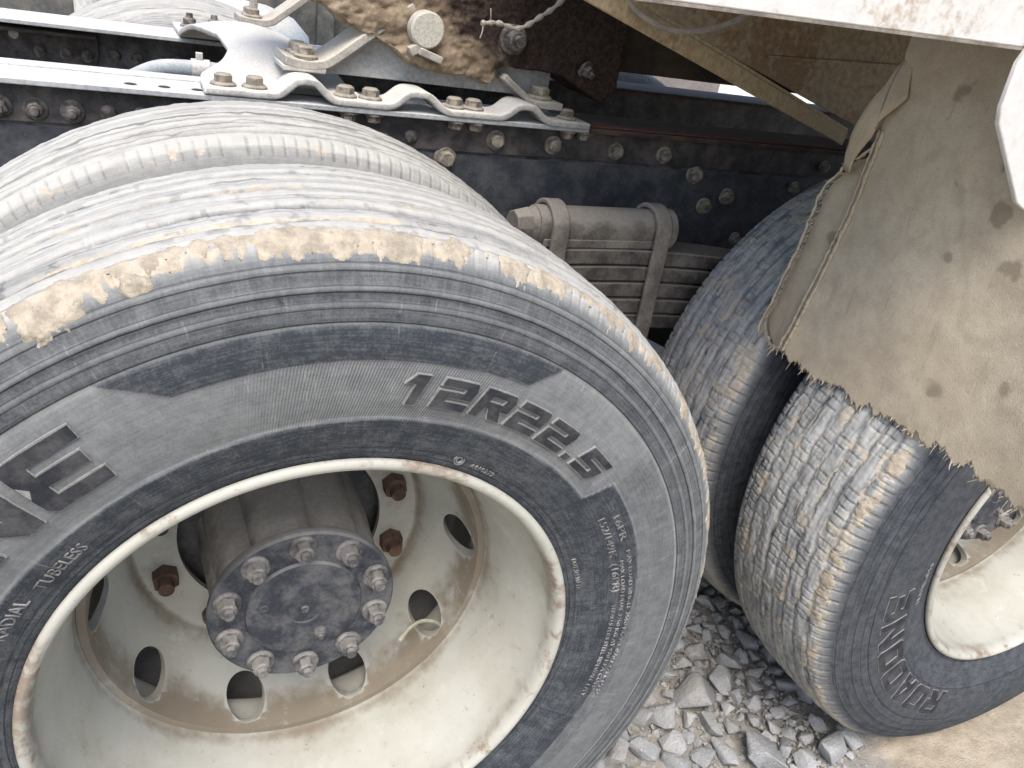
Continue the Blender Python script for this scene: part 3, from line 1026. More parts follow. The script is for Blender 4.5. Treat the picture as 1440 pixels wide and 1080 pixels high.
def make_disc(parent, hole_phase):
    """dished wheel disc: a solid of revolution with ten hand holes and the stud seats"""
    front = DISC
    back = [(r + .004, y + .010) for r, y in DISC[::-1]]
    me = grimed_lathe('wheel_disc', front, 144, lambda r, y: .8 * gauss(r - .256, .010) + .55 * gauss(r - .208, .008) + .2 * gauss(r - .16, .02), lambda r, y: 0 * r, parent, 'rim')
    o = link_mesh('wheel_disc', me, 'rim', parent)
    sol = o.modifiers.new('solid', 'SOLIDIFY')
    sol.thickness = .010
    sol.offset = -1
    sol.use_even_offset = True
    mb = MB()
    for k in range(10):
        a = R(hole_phase + 36 * k)
        c = Vector((math.cos(a), 0, math.sin(a)))
        ctr = c * .2455 + Vector((0, .096, 0))
        ax = Vector((c.x * .55, 1, c.z * .55)).normalized()          # holes are punched across the slope
        mb.cyl(ctr - ax * .06, ctr + ax * .06, .0275, n=32)
    cut = link_mesh('cutter', mb.mesh('cutter'), None, parent)
    bo = o.modifiers.new('holes', 'BOOLEAN')
    bo.operation = 'DIFFERENCE'
    bo.object = cut
    bo.solver = 'EXACT'
    me = applied(o)
    bpy.data.objects.remove(cut)
    shade(me, 40)
    return o


def nut_mesh():
    """stud nut seen from outside (towards -y): coned washer, hex, stud end"""
    mb = MB()
    mb.lathe([(.0, .004), (.024, .004), (.0245, -.001), (.020, -.005), (.0, -.005)], 24)
    mb.cyl((0, -.003, 0), (0, -.024, 0), .0185, .0180, 6)
    mb.cyl((0, -.020, 0), (0, -.026, 0), .0155, .0125, 14)
    mb.cyl((0, -.022, 0), (0, -.040, 0), .0108, .0104, 16)
    me = mb.mesh('wheel_nut')
    me.materials.append(M['nut'])
    shade(me, 30)
    return me


NUT = nut_mesh()


def flange_bolt_mesh(name, mat, r=.0125, h=.013, wr=.0165, stud=.006):
    mb = MB()
    mb.lathe([(0, .002), (wr, .002), (wr, -.002), (wr * .86, -.0042), (0, -.0042)], 20)
    mb.cyl((0, -.003, 0), (0, -.003 - h * .82, 0), r, r * .985, 6)
    mb.cyl((0, -.003 - h * .82, 0), (0, -.003 - h, 0), r * .9, r * .72, 12)
    if stud:
        mb.cyl((0, -.003 - h, 0), (0, -.003 - h - stud, 0), r * .56, r * .5, 12)
    me = mb.mesh(name)
    me.materials.append(M[mat])
    shade(me, 30)
    return me


HUBBOLT = flange_bolt_mesh('hub_bolt', 'hub_bolt', .0125, .015, .0175, .006)
BOLT = flange_bolt_mesh('bolt', 'bolt', .0115, .011, .0155, 0)
BOLT_DARK = flange_bolt_mesh('bolt', 'bolt_dark', .0120, .013, .0170, .008)
BOLT_RIVET = None


def put(me, name, parent, loc, rot=(0, 0, 0), scale=1.0):
    o = bpy.data.objects.new(name, me)
    C.objects.link(o)
    o.parent = parent
    o.location = loc
    o.rotation_euler = rot
    o.scale = (scale,) * 3
    return o


def make_wheel(cx, yc, tyre_args, outer=True, disc_proto=None, rim_proto=None, full=True, nuts=True):
    w = part('wheel', (cx, yc, 0))
    make_tyre('tyre', w, *tyre_args)
    if rim_proto is None:
        rim = make_rim(w)
    else:
        rim = copy_obj(rim_proto, w)
        if not outer: rim.rotation_euler = (0, 0, PI)
    disc = None
    if full:
        if disc_proto is None:
            disc = make_disc(w, 3.2)
        else:
            disc = copy_obj(disc_proto, w)
            if not outer: disc.rotation_euler = (0, 0, PI)
        if nuts:
            for k in range(10):
                a = R(20 + 36 * k)
                put(NUT, 'wheel_nut', w, (.1675 * math.cos(a), .1715, .1675 * math.sin(a)), (0, R(random.uniform(0, 60)), 0))
    return w, rim, disc


# front axle, near side
wF, rimP, discP = make_wheel(AX[0], YO, ('tyre_front', thetas(-75, 165, .19, 1.0), .0024, front_tyre_h))
wFi, _, _ = make_wheel(AX[0], YI, ('tyre_inner', thetas(15, 160, .20, 1.5), .0042, inner_tyre_h), False, discP, rimP, False)
# rear axle, near side
wR, _, _ = make_wheel(AX[1], YO, ('tyre_rear', thetas(95, 262, .20, 1.5), .0027, rear_tyre_h(300)), True, discP, rimP)
wRi, _, _ = make_wheel(AX[1], YI, ('tyre_rear', thetas(100, 240, .24, 1.5), .0036, rear_tyre_h(400, .8)), False, discP, rimP, False)
# far side of both axles
for cx in AX:
    for yc in (2.005, 2.35):
        make_wheel(cx, yc, ('tyre_far', thetas(20, 160, .8, 3), .009, inner_tyre_h), False, discP, rimP, yc > 2.2, False)
for o, l in ((wF, 'wheel with cream deep-dish rim and rib tyre reading 12R22.5'), (wR, 'wheel with muddy block-tread tyre behind the torn flap')):
    o['label'] = l

# lettering of the front tyre
letters('size_lettering', wF, '12R22.5', 0, .3775, .411, 83.0, 42.8, 'letter', 'letter_edge', gap=.20, slant=.22, lift=.0018, bevel=.0007)
letters('brand_lettering', wF, 'ROADONE', 0, .377, .439, 196, 120.6, 'letter', 'letter_edge', gap=.16, lift=.0016, bevel=.0008)
small_text('small_lettering', wF, 'TUBELESS', 0, .326, .012, 142.6, 132.6, 'letter_thin', .0012)
small_text('small_lettering', wF, 'RADIAL', 0, .330, .013, 153.5, 145.2, 'letter_thin', .0012)
small_text('small_lettering', wF, 'A010279', 0, .3125, .0065, 63.8, 57.8, 'letter_thin', .0010)
mb = MB()
for k in range(2):
    mb.lathe([(.0062 - .0022 * k, .001), (.0062 - .0022 * k, -.0012), (.0052 - .0022 * k, -.0012), (.0052 - .0022 * k, .001)], 20, close=True)
cm = mb.build('approval_mark', 'letter_thin', wF)
cm.location = (.318 * math.cos(R(66.8)), float(side_y(.318)) - .0002, .318 * math.sin(R(66.8)))
small_text('small_lettering', wF, '16PR', 0, .381, .0095, 31.5, 25.0, 'letter_thin', .0012)
small_text('small_lettering', wF, '152/149K  (16PR)', 0, .3635, .0095, 32.5, 12.0, 'letter_thin', .0012)
small_text('small_lettering', wF, 'MAX LOAD SINGLE 3550 KG AT 930 KPA COLD', 0, .385, .0055, 22.0, -16, 'letter_thin', .0010)
small_text('small_lettering', wF, 'MAX LOAD DUAL 3250 KG AT 930 KPA COLD', 0, .3745, .0055, 20.0, -15, 'letter_thin', .0010)
small_text('small_lettering', wF, 'TREAD 5 PLIES STEEL SIDEWALL 1 PLY', 0, .3645, .0055, 8.5, -17, 'letter_thin', .0010)
small_text('small_lettering', wF, 'DOT 5H YU 12', 0, .3195, .0055, 24.0, 14.5, 'letter_thin', .0010)
# lettering of the rear tyre
letters('brand_lettering', wR, 'ROADONE', 0, .372, .428, 252, 186, 'letter', 'letter_edge', gap=.18, lift=.0020, bevel=.0010)
small_text('small_lettering', wR, 'TUBELESS', 0, .336, .012, 196, 180, 'letter_thin', .0012)
small_text('small_lettering', wRi, '12R22.5', 0, .395, .035, 174, 150, 'letter_thin', .0018)


# mud on the front tyre
def fm1(th, r, y):
    # smeared band along the shoulder, ragged below
    n = fbm(th * .28, r * 60, 0, 71, 5) - .5
    n2 = fbm(th * 1.4, r * 140, 0, 72, 4) - .5
    drip = fbm(th * .9, r * 12, 0, 75, 4) - .5
    lim = np.interp(th, [-30, 0, 20, 45, 62, 75, 84, 92, 97, 101, 106, 112, 116, 119, 122, 128, 140], [.517, .512, .512, .515, .513, .511, .506, .502, .511, .516, .506, .513, .498, .503, .514, .508, .512])
    return (r - lim) / .018 * .8 + n * 1.3 + n2 * .6 + drip * 1.5 - .46


L_sh = lambda y_: float(np.interp(y_, _y[:16], np.concatenate([[0], np.cumsum(np.hypot(np.diff(_r), np.diff(_y)))])[:16]))


def smax(yv):
    s, r, y, nr, ny = tyre_profile(.001)
    return s[np.argmin(np.abs(y - yv))]


def fm1b(th, r, y):
    top = sstep(-.100, -.113, y + .008 * (fbm(th * .4, 0, 0, 79) - .5))
    return np.where(top > 0, fm1(th, r, y) - (1 - top) * 1.6, -1)


mud_crust(wF, 0, -28, 140, 0, smax(-.095), fm1b, .0006, 80, dth=.2, ds=.002)


def fm2(th, r, y):
    # two thick clods
    a = 1.0 - np.hypot((th - 117.0) * .0091 / .024, (r - .510) / .0125)
    b = 1.0 - np.hypot((th - 109.5) * .0091 / .012, (r - .514) / .007)
    m = np.maximum(a, b)
    return m + (fbm(th * 1.2, r * 130, 0, 91, 5) - .5) * 1.1


mud_crust(wF, 0, 105, 125, 0, smax(-.10), fm2, .0050, 95, dth=.12, ds=.0012)


def fm3(th, r, y):
    n = fbm(th * .4, r * 70, 0, 171, 5) - .5
    n2 = fbm(th * 1.6, r * 120, 0, 172, 4) - .5
    top = sstep(-.085, -.11, y)
    return ((r - .519) / .02 + n * 2.4 + n2 * 1.2 - .75) - (1 - top) * 1.2


mud_crust(wR, 0, 120, 262, 0, smax(-.08), fm3, .0018, 180, dth=.2, ds=.002)

# valve stem of the front wheel
mb = MB()
vp = spline([(.150, .030, -.117), (.163, .036, -.108), (.183, .045, -.110), (.205, .047, -.120), (.226, .048, -.146), (.236, .052, -.163)], 6)
mb.tube(vp, .0028, 8)
mb.cyl(vp[0], vp[0] + (vp[0] - vp[1]) * 3, .0040, .0036, 10)
mb.cyl(vp[-1], vp[-4], .0050, .0040, 10)
mb.build('valve_stem', 'valve', wF)


# ---- hubs
def make_hub(cx):
    h = part('hub', (cx, 0, 0))
    mb = MB()

    def flute(r, y, a):
        return r + (.012 * (abs(math.sin(4 * a + .5)) ** .6) - .010 if .17 < y < .34 else 0)
    mb.lathe([(.0, .160), (.098, .160), (.102, .1665), (.106, .175), (.108, .21), (.110, .25), (.112, .285), (.114, .31), (.114, .338), (.114, .36), (0, .36)], 160, rfun=flute)
    mb.build('hub_barrel', 'hub_barrel', h, smooth=28)
    mb = MB()
    mb.lathe([(0, .149), (.074, .149), (.1135, .149), (.1165, .1515), (.1170, .157), (.1155, .1625), (.095, .164), (0, .164)], 96)
    mb.build('axle_flange', 'hub', h, smooth=25)
    mb = MB()
    mb.lathe([(0, .1445), (.020, .1440), (.022, .1430), (.066, .1432), (.0715, .1445), (.0730, .1485), (.0730, .152)], 72)
    mb.build('flange_boss', 'hub', h, smooth=25)
    for k in range(10):
        a = R(20.7 + 36 * k)
        put(HUBBOLT, 'hub_bolt', h, (.096 * math.cos(a), .1485, .096 * math.sin(a)), (0, R(random.uniform(0, 60)), 0))
    # centre punch, two jacking holes with dark mouths, small plug
    mb = MB()
    mb.lathe([(0, .1425), (.0045, .1420), (.0055, .1445)], 16)
    mb.build('centre_plug', 'hub_bolt', h)
    for (x, z) in ((.012, .052), (-.05, .012), (.053, -.014)):
        mb = MB()
        mb.lathe([(0, .1440), (.0036, .1436), (.0042, .1426), (.0050, .1432)], 14, (x, 0, z))
        mb.build('threaded_hole', 'drum', h)
    put(HUBBOLT, 'small_plug', h, (.020, .145, -.042), (0, .3, 0), .55)
    return h


for cx in AX:
    make_hub(cx)

# ---- brake drums, axles, trunnion
for cx in AX:
    for y0, sg in ((.345, 1), (2.155, -1)):
        mb = MB()
        prof = [(.10, y0), (.190, y0 + .004 * sg), (.205, y0 + .018 * sg), (.208, y0 + .09 * sg), (.214, y0 + .10 * sg), (.214, y0 + .20 * sg), (.222, y0 + .205 * sg), (.222, y0 + .235 * sg), (.10, y0 + .24 * sg)]
        mb.lathe(prof, 72, (cx, 0, 0))
        o = mb.build('brake_drum', 'drum', truck, smooth=30, loc=TRUCK_OFF)
    mb = MB()
    mb.cyl((cx, .55, 0), (cx, 1.95, 0), .075, n=28)
    mb.lathe([(.075, 1.05), (.13, 1.10), (.19, 1.18), (.20, 1.25), (.19, 1.32), (.13, 1.40), (.075, 1.45)], 36, (cx, 0, 0))
    mb.build('axle_housing', 'black', truck, loc=TRUCK_OFF)
mb = MB()
mb.prism([(.44, .25), (.92, .25), (.80, -.06), (.74, -.16), (.60, -.16), (.54, -.06)], .80, .835)
mb.cyl((.665, .62, -.06), (.665, 1.9, -.06), .07, n=28)
mb.build('trunnion_bracket', 'black', truck, bevel=.004, loc=TRUCK_OFF)


def tpart(mb, name, mat, smooth=35, bevel=0.0, seg=2, parent=None):
    """a part of the truck given in world coordinates"""
    o = mb.build(name, mat, parent or truck, smooth, bevel, seg)
    if parent is None:
        o.location = TRUCK_OFF
    return o


# ---- near chassis rail: web, top flange (two plies), bottom flange
WEB = .855
mb = MB()
mb.box((.60, WEB + .005, .345), (4.4, .010, .300))
mb.box((.60, .905, .1955), (4.4, .090, .010))
railN = tpart(mb, 'chassis_rail', 'rail', bevel=.002)
railN['label'] = 'near chassis rail, dark web with bolt row under a pale dusty top flange'
mb = MB()
mb.box((.60, WEB - .003, .4595), (4.4, .0065, .058))
tpart(mb, 'reinforcement_strip', 'rail_plate', bevel=.0015, parent=railN)
mb = MB()
mb.box((.60, WEB - .0006, .3130), (4.39, .0013, .222))
tpart(mb, 'web_face', 'rail_low', parent=railN)
mb = MB()
mb.box((-.470, .8725, .496), (2.26, .115, .009))
mb.box((-.470, .9775, .4935), (2.26, .089, .007))
mb3 = MB()
mb3.box((1.7305, .8725, .496), (2.139, .115, .009))
mb3.box((1.7305, .9775, .4935), (2.139, .089, .007))
tpart(mb3, 'rear_flange', 'brownrust', bevel=.0015, parent=railN)
mb2 = MB()
mb2.box((1.735, .845, .5024), (2.13, .030, .003))
tpart(mb2, 'flange_liner', 'redrust', bevel=.001, parent=railN)
tpart(mb, 'top_flange', 'flange', bevel=.0015, parent=railN)
mb = MB()
mb.box((-.470, .9335, .5013), (2.26, .010, .0045))
tpart(mb, 'flange_seam', 'galv', bevel=.001, parent=railN)
YB = WEB - .0065
for x in (-.445, -.349, -.301, -.250):
    put(BOLT_DARK, 'bolt', railN, (x, YB, .452), (0, random.random(), 0), 1.05)
RV = MB().lathe([(0, -.0075), (.006, -.007), (.011, -.004), (.0135, .001), (.0135, .002)], 18).mesh('rivet')
RV.materials.append(M['bolt_dark'])
shade(RV, 50)
for x, z, s in ((-.199, .453, 1.0), (-.152, .455, .9), (.256, .446, .8), (.306, .452, 1.0)):
    put(RV, 'rivet', railN, (x, YB, z), (0, 0, 0), s)
for x, z, s in ((.476, .458, 1.25), (.602, .457, 1.2), (.750, .454, 1.15), (.870, .454, 1.2)):
    put(BOLT, 'bolt', railN, (x, YB, z), (0, random.random(), 0), s)
for x, z, s in ((.378, .417, 1.45), (.966, .416, 1.35), (1.013, .346, 1.25), (1.070, .371, 1.25), (1.262, .400, 1.0), (1.128, .272, 1.0), (1.33, .455, 1.0), (1.45, .455, 1.0)):
    put(BOLT, 'bolt', railN, (x, WEB - (.0065 if z > .43 else .0013), z), (0, random.random(), 0), s)
# holes in the top flange: dark sunk cups
for x in (-.165, -.115, -.065):
    mb = MB()
    mb.lathe([(.0095, 0), (.0075, -.0006), (0, -.0009)], 18, (0, 0, 0))
    o = mb.build('bolt_hole', 'black', railN)
    o.rotation_euler = (-PI / 2, 0, 0)
    o.location = (x, .853, .5012)
# nuts under the flange
for x in (-.02, .03, .183, .228, .385, .425, .622, .66):
    put(BOLT, 'bolt', railN, (x, .834, .4905), (R(90), 0, random.random()), 1.15)

# ---- far chassis rail, opening towards the camera
mb = MB()
mb.box((.60, 1.70, .345), (4.4, .010, .300))
mb.box((.60, 1.6450, .1955), (4.4, .110, .010))
railF = tpart(mb, 'chassis_rail', 'rail', bevel=.002)
railF['label'] = 'far chassis rail, inner face with short liner channel'
mb = MB()
mb.box((-.55, 1.6325, .496), (2.1, .193, .009))
mb3 = MB()
mb3.box((1.651, 1.6325, .496), (2.298, .193, .009))
tpart(mb3, 'rear_flange', 'brownrust', bevel=.0015, parent=railF)
tpart(mb, 'top_flange', 'flange', bevel=.0015, parent=railF)
mb = MB()
arc = [(-.275 + .045 * math.cos(a), .425 + .045 * math.sin(a)) for a in [R(-90 + 15 * i) for i in range(7)]]
mb.prism([(-1.6, .380)] + arc + [(-.230, .470), (-1.6, .470)], 1.684, 1.6945)
mb.box((-.915, 1.6395, .4730), (1.37, .110, .007))
tpart(mb, 'liner_channel', 'rail_plate', bevel=.0015, parent=railF)
for x in (-.355, -.300, -.255):
    put(RV, 'rivet', railF, (x, 1.684, .418), (0, 0, 0), 1.1)
for x in (-.195, -.145, -.095, -.05, .0, .05):
    put(RV, 'rivet', railF, (x, 1.695, .424), (0, 0, 0), 1.15)
mb = MB()
mb.lathe([(0, -.0005), (.010, -.0005), (.011, .0015)], 18)
o = mb.build('bolt_hole', 'galv', railF)
o.location = (-.405, 1.683, .452)

# ---- cross bracket lying on both rails: wavy near foot, waisted pale web
def wave_z(x):
    return np.interp(x, [-.06, .062, .085, .127, .150, .258, .283, .326, .358, .476, .498, .536, .566, .66],
                     [.514, .514, .542, .542, .514, .513, .539, .539, .512, .512, .536, .536, .511, .510])


def slab(name, X, Y, Z, th, mat, parent, bevel=.002):
    """sheet from a grid of top points, thickened downwards"""
    me, _ = grid_mesh(name, np.stack([X, Y, Z], -1))
    o = link_mesh(name, me, mat, parent)
    b = bmesh.new()
    b.from_mesh(me)
    bmesh.ops.recalc_face_normals(b, faces=b.faces)
    if sum(f.normal.z for f in b.faces) < 0:
        bmesh.ops.reverse_faces(b, faces=b.faces)
    b.to_mesh(me)
    b.free()
    md = o.modifiers.new('solid', 'SOLIDIFY')
    md.thickness = th
    md.offset = -1
    if bevel:
        bv = o.modifiers.new('bevel', 'BEVEL')
        bv.width = bevel
        bv.segments = 2
        bv.limit_method = 'ANGLE'
        bv.angle_limit = R(50)
    shade(me, 50)
    return o


xs = np.linspace(-.058, .66, 220)
zz = wave_z(xs)
kk = np.hanning(15); kk /= kk.sum()
zz = np.convolve(np.pad(zz, 7, mode='edge'), kk, 'valid')
ys = np.linspace(.812, .893, 8)
X, Y = np.meshgrid(xs, ys, indexing='ij')
crossb = slab('cross_bracket', X, Y, zz[:, None] + 0 * Y, .0125, 'cast', truck, .0035)
crossb.location = TRUCK_OFF
crossb['label'] = 'pale dusty cross bracket with wavy foot bolted on the rails'
ys = np.linspace(.8925, 1.74, 70)
xl = np.interp(ys, [.89, .935, 1.00, 1.06, 1.30, 1.42, 1.50, 1.75], [-.056, -.056, -.012, .004, .006, -.030, -.055, -.060])
xr = np.interp(ys, [.89, .97, 1.10, 1.30, 1.50, 1.75], [.215, .200, .185, .165, .170, .178])
ks = np.hanning(7); ks /= ks.sum()
xl = np.convolve(np.pad(xl, 3, mode='edge'), ks, 'valid')
dome = sstep(.90, 1.08, ys) * (1 - sstep(1.42, 1.56, ys))
u = np.linspace(0, 1, 24)
X = xl[:, None] + (xr - xl)[:, None] * u[None]
Y = ys[:, None] + 0 * X
Z = .5145 + dome[:, None] * .030 + .018 * dome[:, None] * np.sin(u * PI)[None] + (fbm(X * 40, Y * 40, 0, 14) - .5) * .002
slab('bracket_web', X, Y, Z, .0125, 'cast', crossb, .003)
for x in (-.025, .025, .178, .223, .382, .420, .619):
    z = float(np.interp(x, xs, zz))
    put(BOLT, 'bolt', crossb, (x, .845, z), (R(-90), 0, random.random()), 1.35)
for x, y in ((-.024, 1.66), (.035, 1.68), (.12, 1.70), (.10, 1.60)):
    put(BOLT_DARK, 'bolt', crossb, (x, y, .5155), (R(-90), 0, random.random()), 1.3)
# clods of mud left on the bracket
mb = MB()
for x, y, r in ((.055, 1.66, .018), (.07, 1.64, .013), (.085, 1.67, .012)):
    mb.lathe([(0, -.014), (r * .6, -.011), (r, -.002), (r * 1.1, .002)], 9, (0, 0, 0))
    for i in range(len(mb.v) - 36, len(mb.v)):
        a, b_, c = mb.v[i]
        mb.v[i] = (a + x + random.uniform(-.002, .002), y + c, .5155 - b_ + random.uniform(-.002, .002))
tpart(mb, 'mud_clod', 'mud_brown', parent=crossb)

# ---- strap (flat bar bent up from the bracket) and the gusset plate behind it
def strap(y0, y1, pts, th, name, mat, parent=None):
    P = spline([(a, 0, b) for a, b in pts], 6)
    n = len(P)
    up, lo = [], []
    for i, p in enumerate(P):
        t = (P[min(i + 1, n - 1)] - P[max(i - 1, 0)]).normalized()
        nn = Vector((-t.z, 0, t.x))
        up.append((p.x + nn.x * th / 2, p.z + nn.z * th / 2))
        lo.append((p.x - nn.x * th / 2, p.z - nn.z * th / 2))
    mb = MB()
    for i in range(n - 1):
        poly = [lo[i], lo[i + 1], up[i + 1], up[i]]
    vs, fs = [], []
    for i in range(n):
        vs += [(lo[i][0], y0, lo[i][1]), (up[i][0], y0, up[i][1]), (up[i][0], y1, up[i][1]), (lo[i][0], y1, lo[i][1])]
    for i in range(n - 1):
        for k in range(4):
            a, b = i * 4 + k, i * 4 + (k + 1) % 4
            fs.append((a, b, b + 4, a + 4))
    fs += [(3, 2, 1, 0), ((n - 1) * 4, (n - 1) * 4 + 1, (n - 1) * 4 + 2, (n - 1) * 4 + 3)]
    mb.add(vs, fs)
    return tpart(mb, name, mat, 40, .0025, 2, parent)


st = strap(.872, .985, [(.078, .560), (.105, .5555), (.140, .557), (.165, .570), (.215, .609), (.262, .645), (.30, .67)], .016, 'bent_strap', 'strap')
for i, (x, y) in enumerate(((.112, .955), (.114, .925), (.117, .893))):
    put(BOLT, 'bolt', st, (x, y, .5655), (R(-90), 0, random.random()), 1.35)
# the stud row stands on the bump of the bracket: packing plate below the strap
mb = MB()
mb.box((.112, .9285, .5475), (.075, .112, .0090))
tpart(mb, 'packing_plate', 'cast', bevel=.002, parent=st)
st2 = strap(1.56, 1.66, [(.08, .5560), (.12, .5525), (.155, .556), (.18, .574), (.25, .63), (.33, .70)], .016, 'bent_strap', 'strap')
for y in (1.585, 1.61, 1.635):
    put(BOLT, 'bolt', st2, (.115, y, .562), (R(-90), 0, random.random()), 1.4)
mb = MB()
mb.tube(spline([(.118, 1.60, .57), (.118, 1.60, .62), (.10, 1.60, .70)], 5), .010, 10)
tpart(mb, 'drop_rod', 'strap', parent=st2)

mb = MB()
mb.prism([(.150, .5415), (.262, .541), (.560, .5385), (.600, .5450), (.600, .66), (.30, .66), (.232, .616), (.168, .560)], .905, .915)
tpart(mb, 'gusset_plate', 'gusset', bevel=.0015)
mb = MB()
rot = Matrix.Rotation(R(33), 3, 'Y')
mb.box((.518, .895, .552), (.078, .060, .012), rot)
mb.box((.575, .885, .5315), (.062, .090, .014))
o = tpart(mb, 'end_strap', 'strap', bevel=.002)
put(BOLT, 'bolt', o, (.570, .880, .5385), (R(-90), 0, .4), 1.7)

# ---- mud-caked hoist beam over the bracket, then the sill of the bed
def caked(name, poly, y0, y1, vox, amp, mat, seed, parent=None):
    mb = MB()
    mb.prism(poly, y0, y1)
    me = mb.mesh(name)
    o = link_mesh(name, me, mat, parent or truck)
    rm = o.modifiers.new('remesh', 'REMESH')
    rm.mode = 'VOXEL'
    rm.voxel_size = vox
    me = applied(o)
    if not me.materials:
        me.materials.append(M[mat])
    n = len(me.vertices)
    co = np.zeros(n * 3); me.vertices.foreach_get('co', co); co = co.reshape(-1, 3)
    no = np.zeros(n * 3); me.vertex_normals.foreach_get('vector', no); no = no.reshape(-1, 3)
    fade = np.clip(1.25 - (co[:, 0] - .30) * 2.4, .22, 1)
    a = fbm(co[:, 0] * 22, co[:, 1] * 22, co[:, 2] * 34, seed, 4) - .5
    ridg = 1 - np.abs(2 * fbm(co[:, 0] * 45, co[:, 1] * 45, co[:, 2] * 80, seed + 5, 3) - 1)
    d = amp * fade * (a * 1.6 + (ridg - .8) * .9)
    co = co + no * d[:, None]
    me.vertices.foreach_set('co', co.ravel())
    me.update()
    shade(me, None)
    if parent is None:
        o.location = TRUCK_OFF
    return o


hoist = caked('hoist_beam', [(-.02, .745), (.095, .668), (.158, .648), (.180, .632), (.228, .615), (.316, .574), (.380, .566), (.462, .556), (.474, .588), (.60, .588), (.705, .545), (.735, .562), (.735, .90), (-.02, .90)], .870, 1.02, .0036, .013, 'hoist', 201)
hoist['label'] = 'mud-caked beam with round pale pin cap'
mb = MB()
mb.lathe([(0, .843), (.028, .843), (.031, .846), (.0315, .868)], 40, (.318, 0, .638))
tpart(mb, 'pin_cap', 'disc', parent=hoist)
mb = MB()
mb.box((.328, .852, .5965), (.046, .020, .013), Matrix.Rotation(R(16), 3, 'Y'))
mb.box((.300, .856, .6040), (.022, .020, .016), Matrix.Rotation(R(-30), 3, 'Y'))
tpart(mb, 'keeper_plate', 'strap', bevel=.002, parent=hoist)
put(BOLT_DARK, 'bolt', hoist, (.492, .866, .640), (0, .3, 0), 1.6)
put(BOLT_DARK, 'bolt', hoist, (.655, .868, .604), (.5, .3, .6), 1.0)
mb = MB()
mb.box((1.72, .965, .735), (2.0, .11, .264))
tpart(mb, 'bed_sill', 'bed', bevel=.006)
mb = MB()
mb.box((1.50, 1.62, .735), (2.4, .11, .215))
tpart(mb, 'bed_sill', 'bed', bevel=.006)
mb = MB()
mb.box((1.665, .89, .90), (2.53, 1.68, .05))  # unseen bed, extent shaped to shade the chassis and leave the far side lit
mb.box((.415, .89, 1.30), (.03, 1.68, .75))
mb.box((1.68, 1.715, 1.30), (2.49, .03, .75))
bed = tpart(mb, 'shading_tipper_bed', 'bed', bevel=.004)
for x in (.50, .80, 1.2, 1.6, 2.0, 2.4, 2.8):
    tpart(MB().box((x, .89, .8565), (.06, 1.66, .036)), 'cross_member', 'bed', bevel=.003, parent=bed)

# ---- leaf spring with saddle and U-bolts
sp = part('leaf_spring', (.665, .71, 0))
sp['label'] = 'stack of dusty spring leaves held by a saddle and two U-bolts'
SPY = (.664, .752)
nl = 5
for i in range(nl):
    half = .62 - .055 * i
    xs_ = np.linspace(-half, half, 40)
    top = .302 - .0345 * i
    cam_ = -.16 * xs_ ** 2
    lo, up = [], []
    for x, c in zip(xs_, cam_):
        e = abs(x) / half
        thn = .0300 if e < .93 else .0300 - .009 * (e - .93) / .07
        up.append((.665 + x, top + c))
        lo.append((.665 + x, top + c - thn))
    mb = MB()
    n = len(up)
    vs, fs = [], []
    dy = random.uniform(-.002, .002)
    for k in range(n):
        vs += [(lo[k][0], SPY[0] + dy, lo[k][1]), (up[k][0], SPY[0] + dy, up[k][1]), (up[k][0], SPY[1] + dy, up[k][1]), (lo[k][0], SPY[1] + dy, lo[k][1])]
    for k in range(n - 1):
        for j in range(4):
            a, b = k * 4 + j, k * 4 + (j + 1) % 4
            fs.append((a, b, b + 4, a + 4))
    fs += [(3, 2, 1, 0), ((n - 1) * 4, (n - 1) * 4 + 1, (n - 1) * 4 + 2, (n - 1) * 4 + 3)]
    mb.add([(a - .665, b - .71, c) for a, b, c in vs], fs)
    mb.build('leaf', 'spring', sp, 40, .003)
mb = MB()                                     # saddle: half-round pad with end collars
prof = [(-.155, .034), (-.150, .039), (.135, .039), (.140, .034)]
pts = []
mb.cyl((-.150, -.004, .335), (.140, -.004, .335), .039, n=36)
mb.cyl((-.165, -.004, .335), (-.150, -.004, .335), .030, .037, n=36)
mb.cyl((.140, -.004, .335), (.156, -.004, .335), .042, n=36)
mb.box((-.005, .0, .3115), (.27, .084, .016))
mb.build('spring_saddle', 'saddle', sp, 35, .002)
mb = MB()
mb.cyl((-.195, -.006, .336), (-.165, -.004, .336), .027, .034, n=8)
mb.build('saddle_end_nut', 'saddle', sp, 30, .002)
mb = MB()
mb.cyl((.156, -.004, .335), (.168, -.004, .335), .018, n=6)
mb.cyl((.168, -.004, .335), (.178, -.004, .335), .011, n=14)
mb.build('saddle_end_nut', 'brownrust', sp, 30)
for x, w in ((-.115, .034), (.115, .034)):
    path = [(x, -.058, .02), (x, -.056, .16), (x, -.054, .30)]
    path += [(x, -.004 - .049 * math.cos(a), .335 + .046 * math.sin(a)) for a in [R(10 + 16 * i) for i in range(11)]]
    path += [(x, .052, .30), (x, .052, .05)]
    P = spline(path, 3)
    vs, fs = [], []
    n = len(P)
    for i, p in enumerate(P):
        t = (P[min(i + 1, n - 1)] - P[max(i - 1, 0)]).normalized()
        nn = Vector((1, 0, 0)).cross(t).normalized()
        for s1, s2 in ((-1, -1), (1, -1), (1, 1), (-1, 1)):
            vs.append(p + Vector((s1 * w / 2, 0, 0)) + nn * s2 * .0048)
    for i in range(n - 1):
        for j in range(4):
            a, b = i * 4 + j, i * 4 + (j + 1) % 4
            fs.append((a, b, b + 4, a + 4))
    mb = MB().add(vs, fs)
    mb.build('u_bolt', 'saddle', sp, 40, .0025)
mb = MB()
mb.box((-.04, -.012, .105), (.20, .105, .03))
mb.box((.01, -.050, .135), (.036, .012, .03))
mb.build('spring_seat', 'spring', sp, 35, .005)

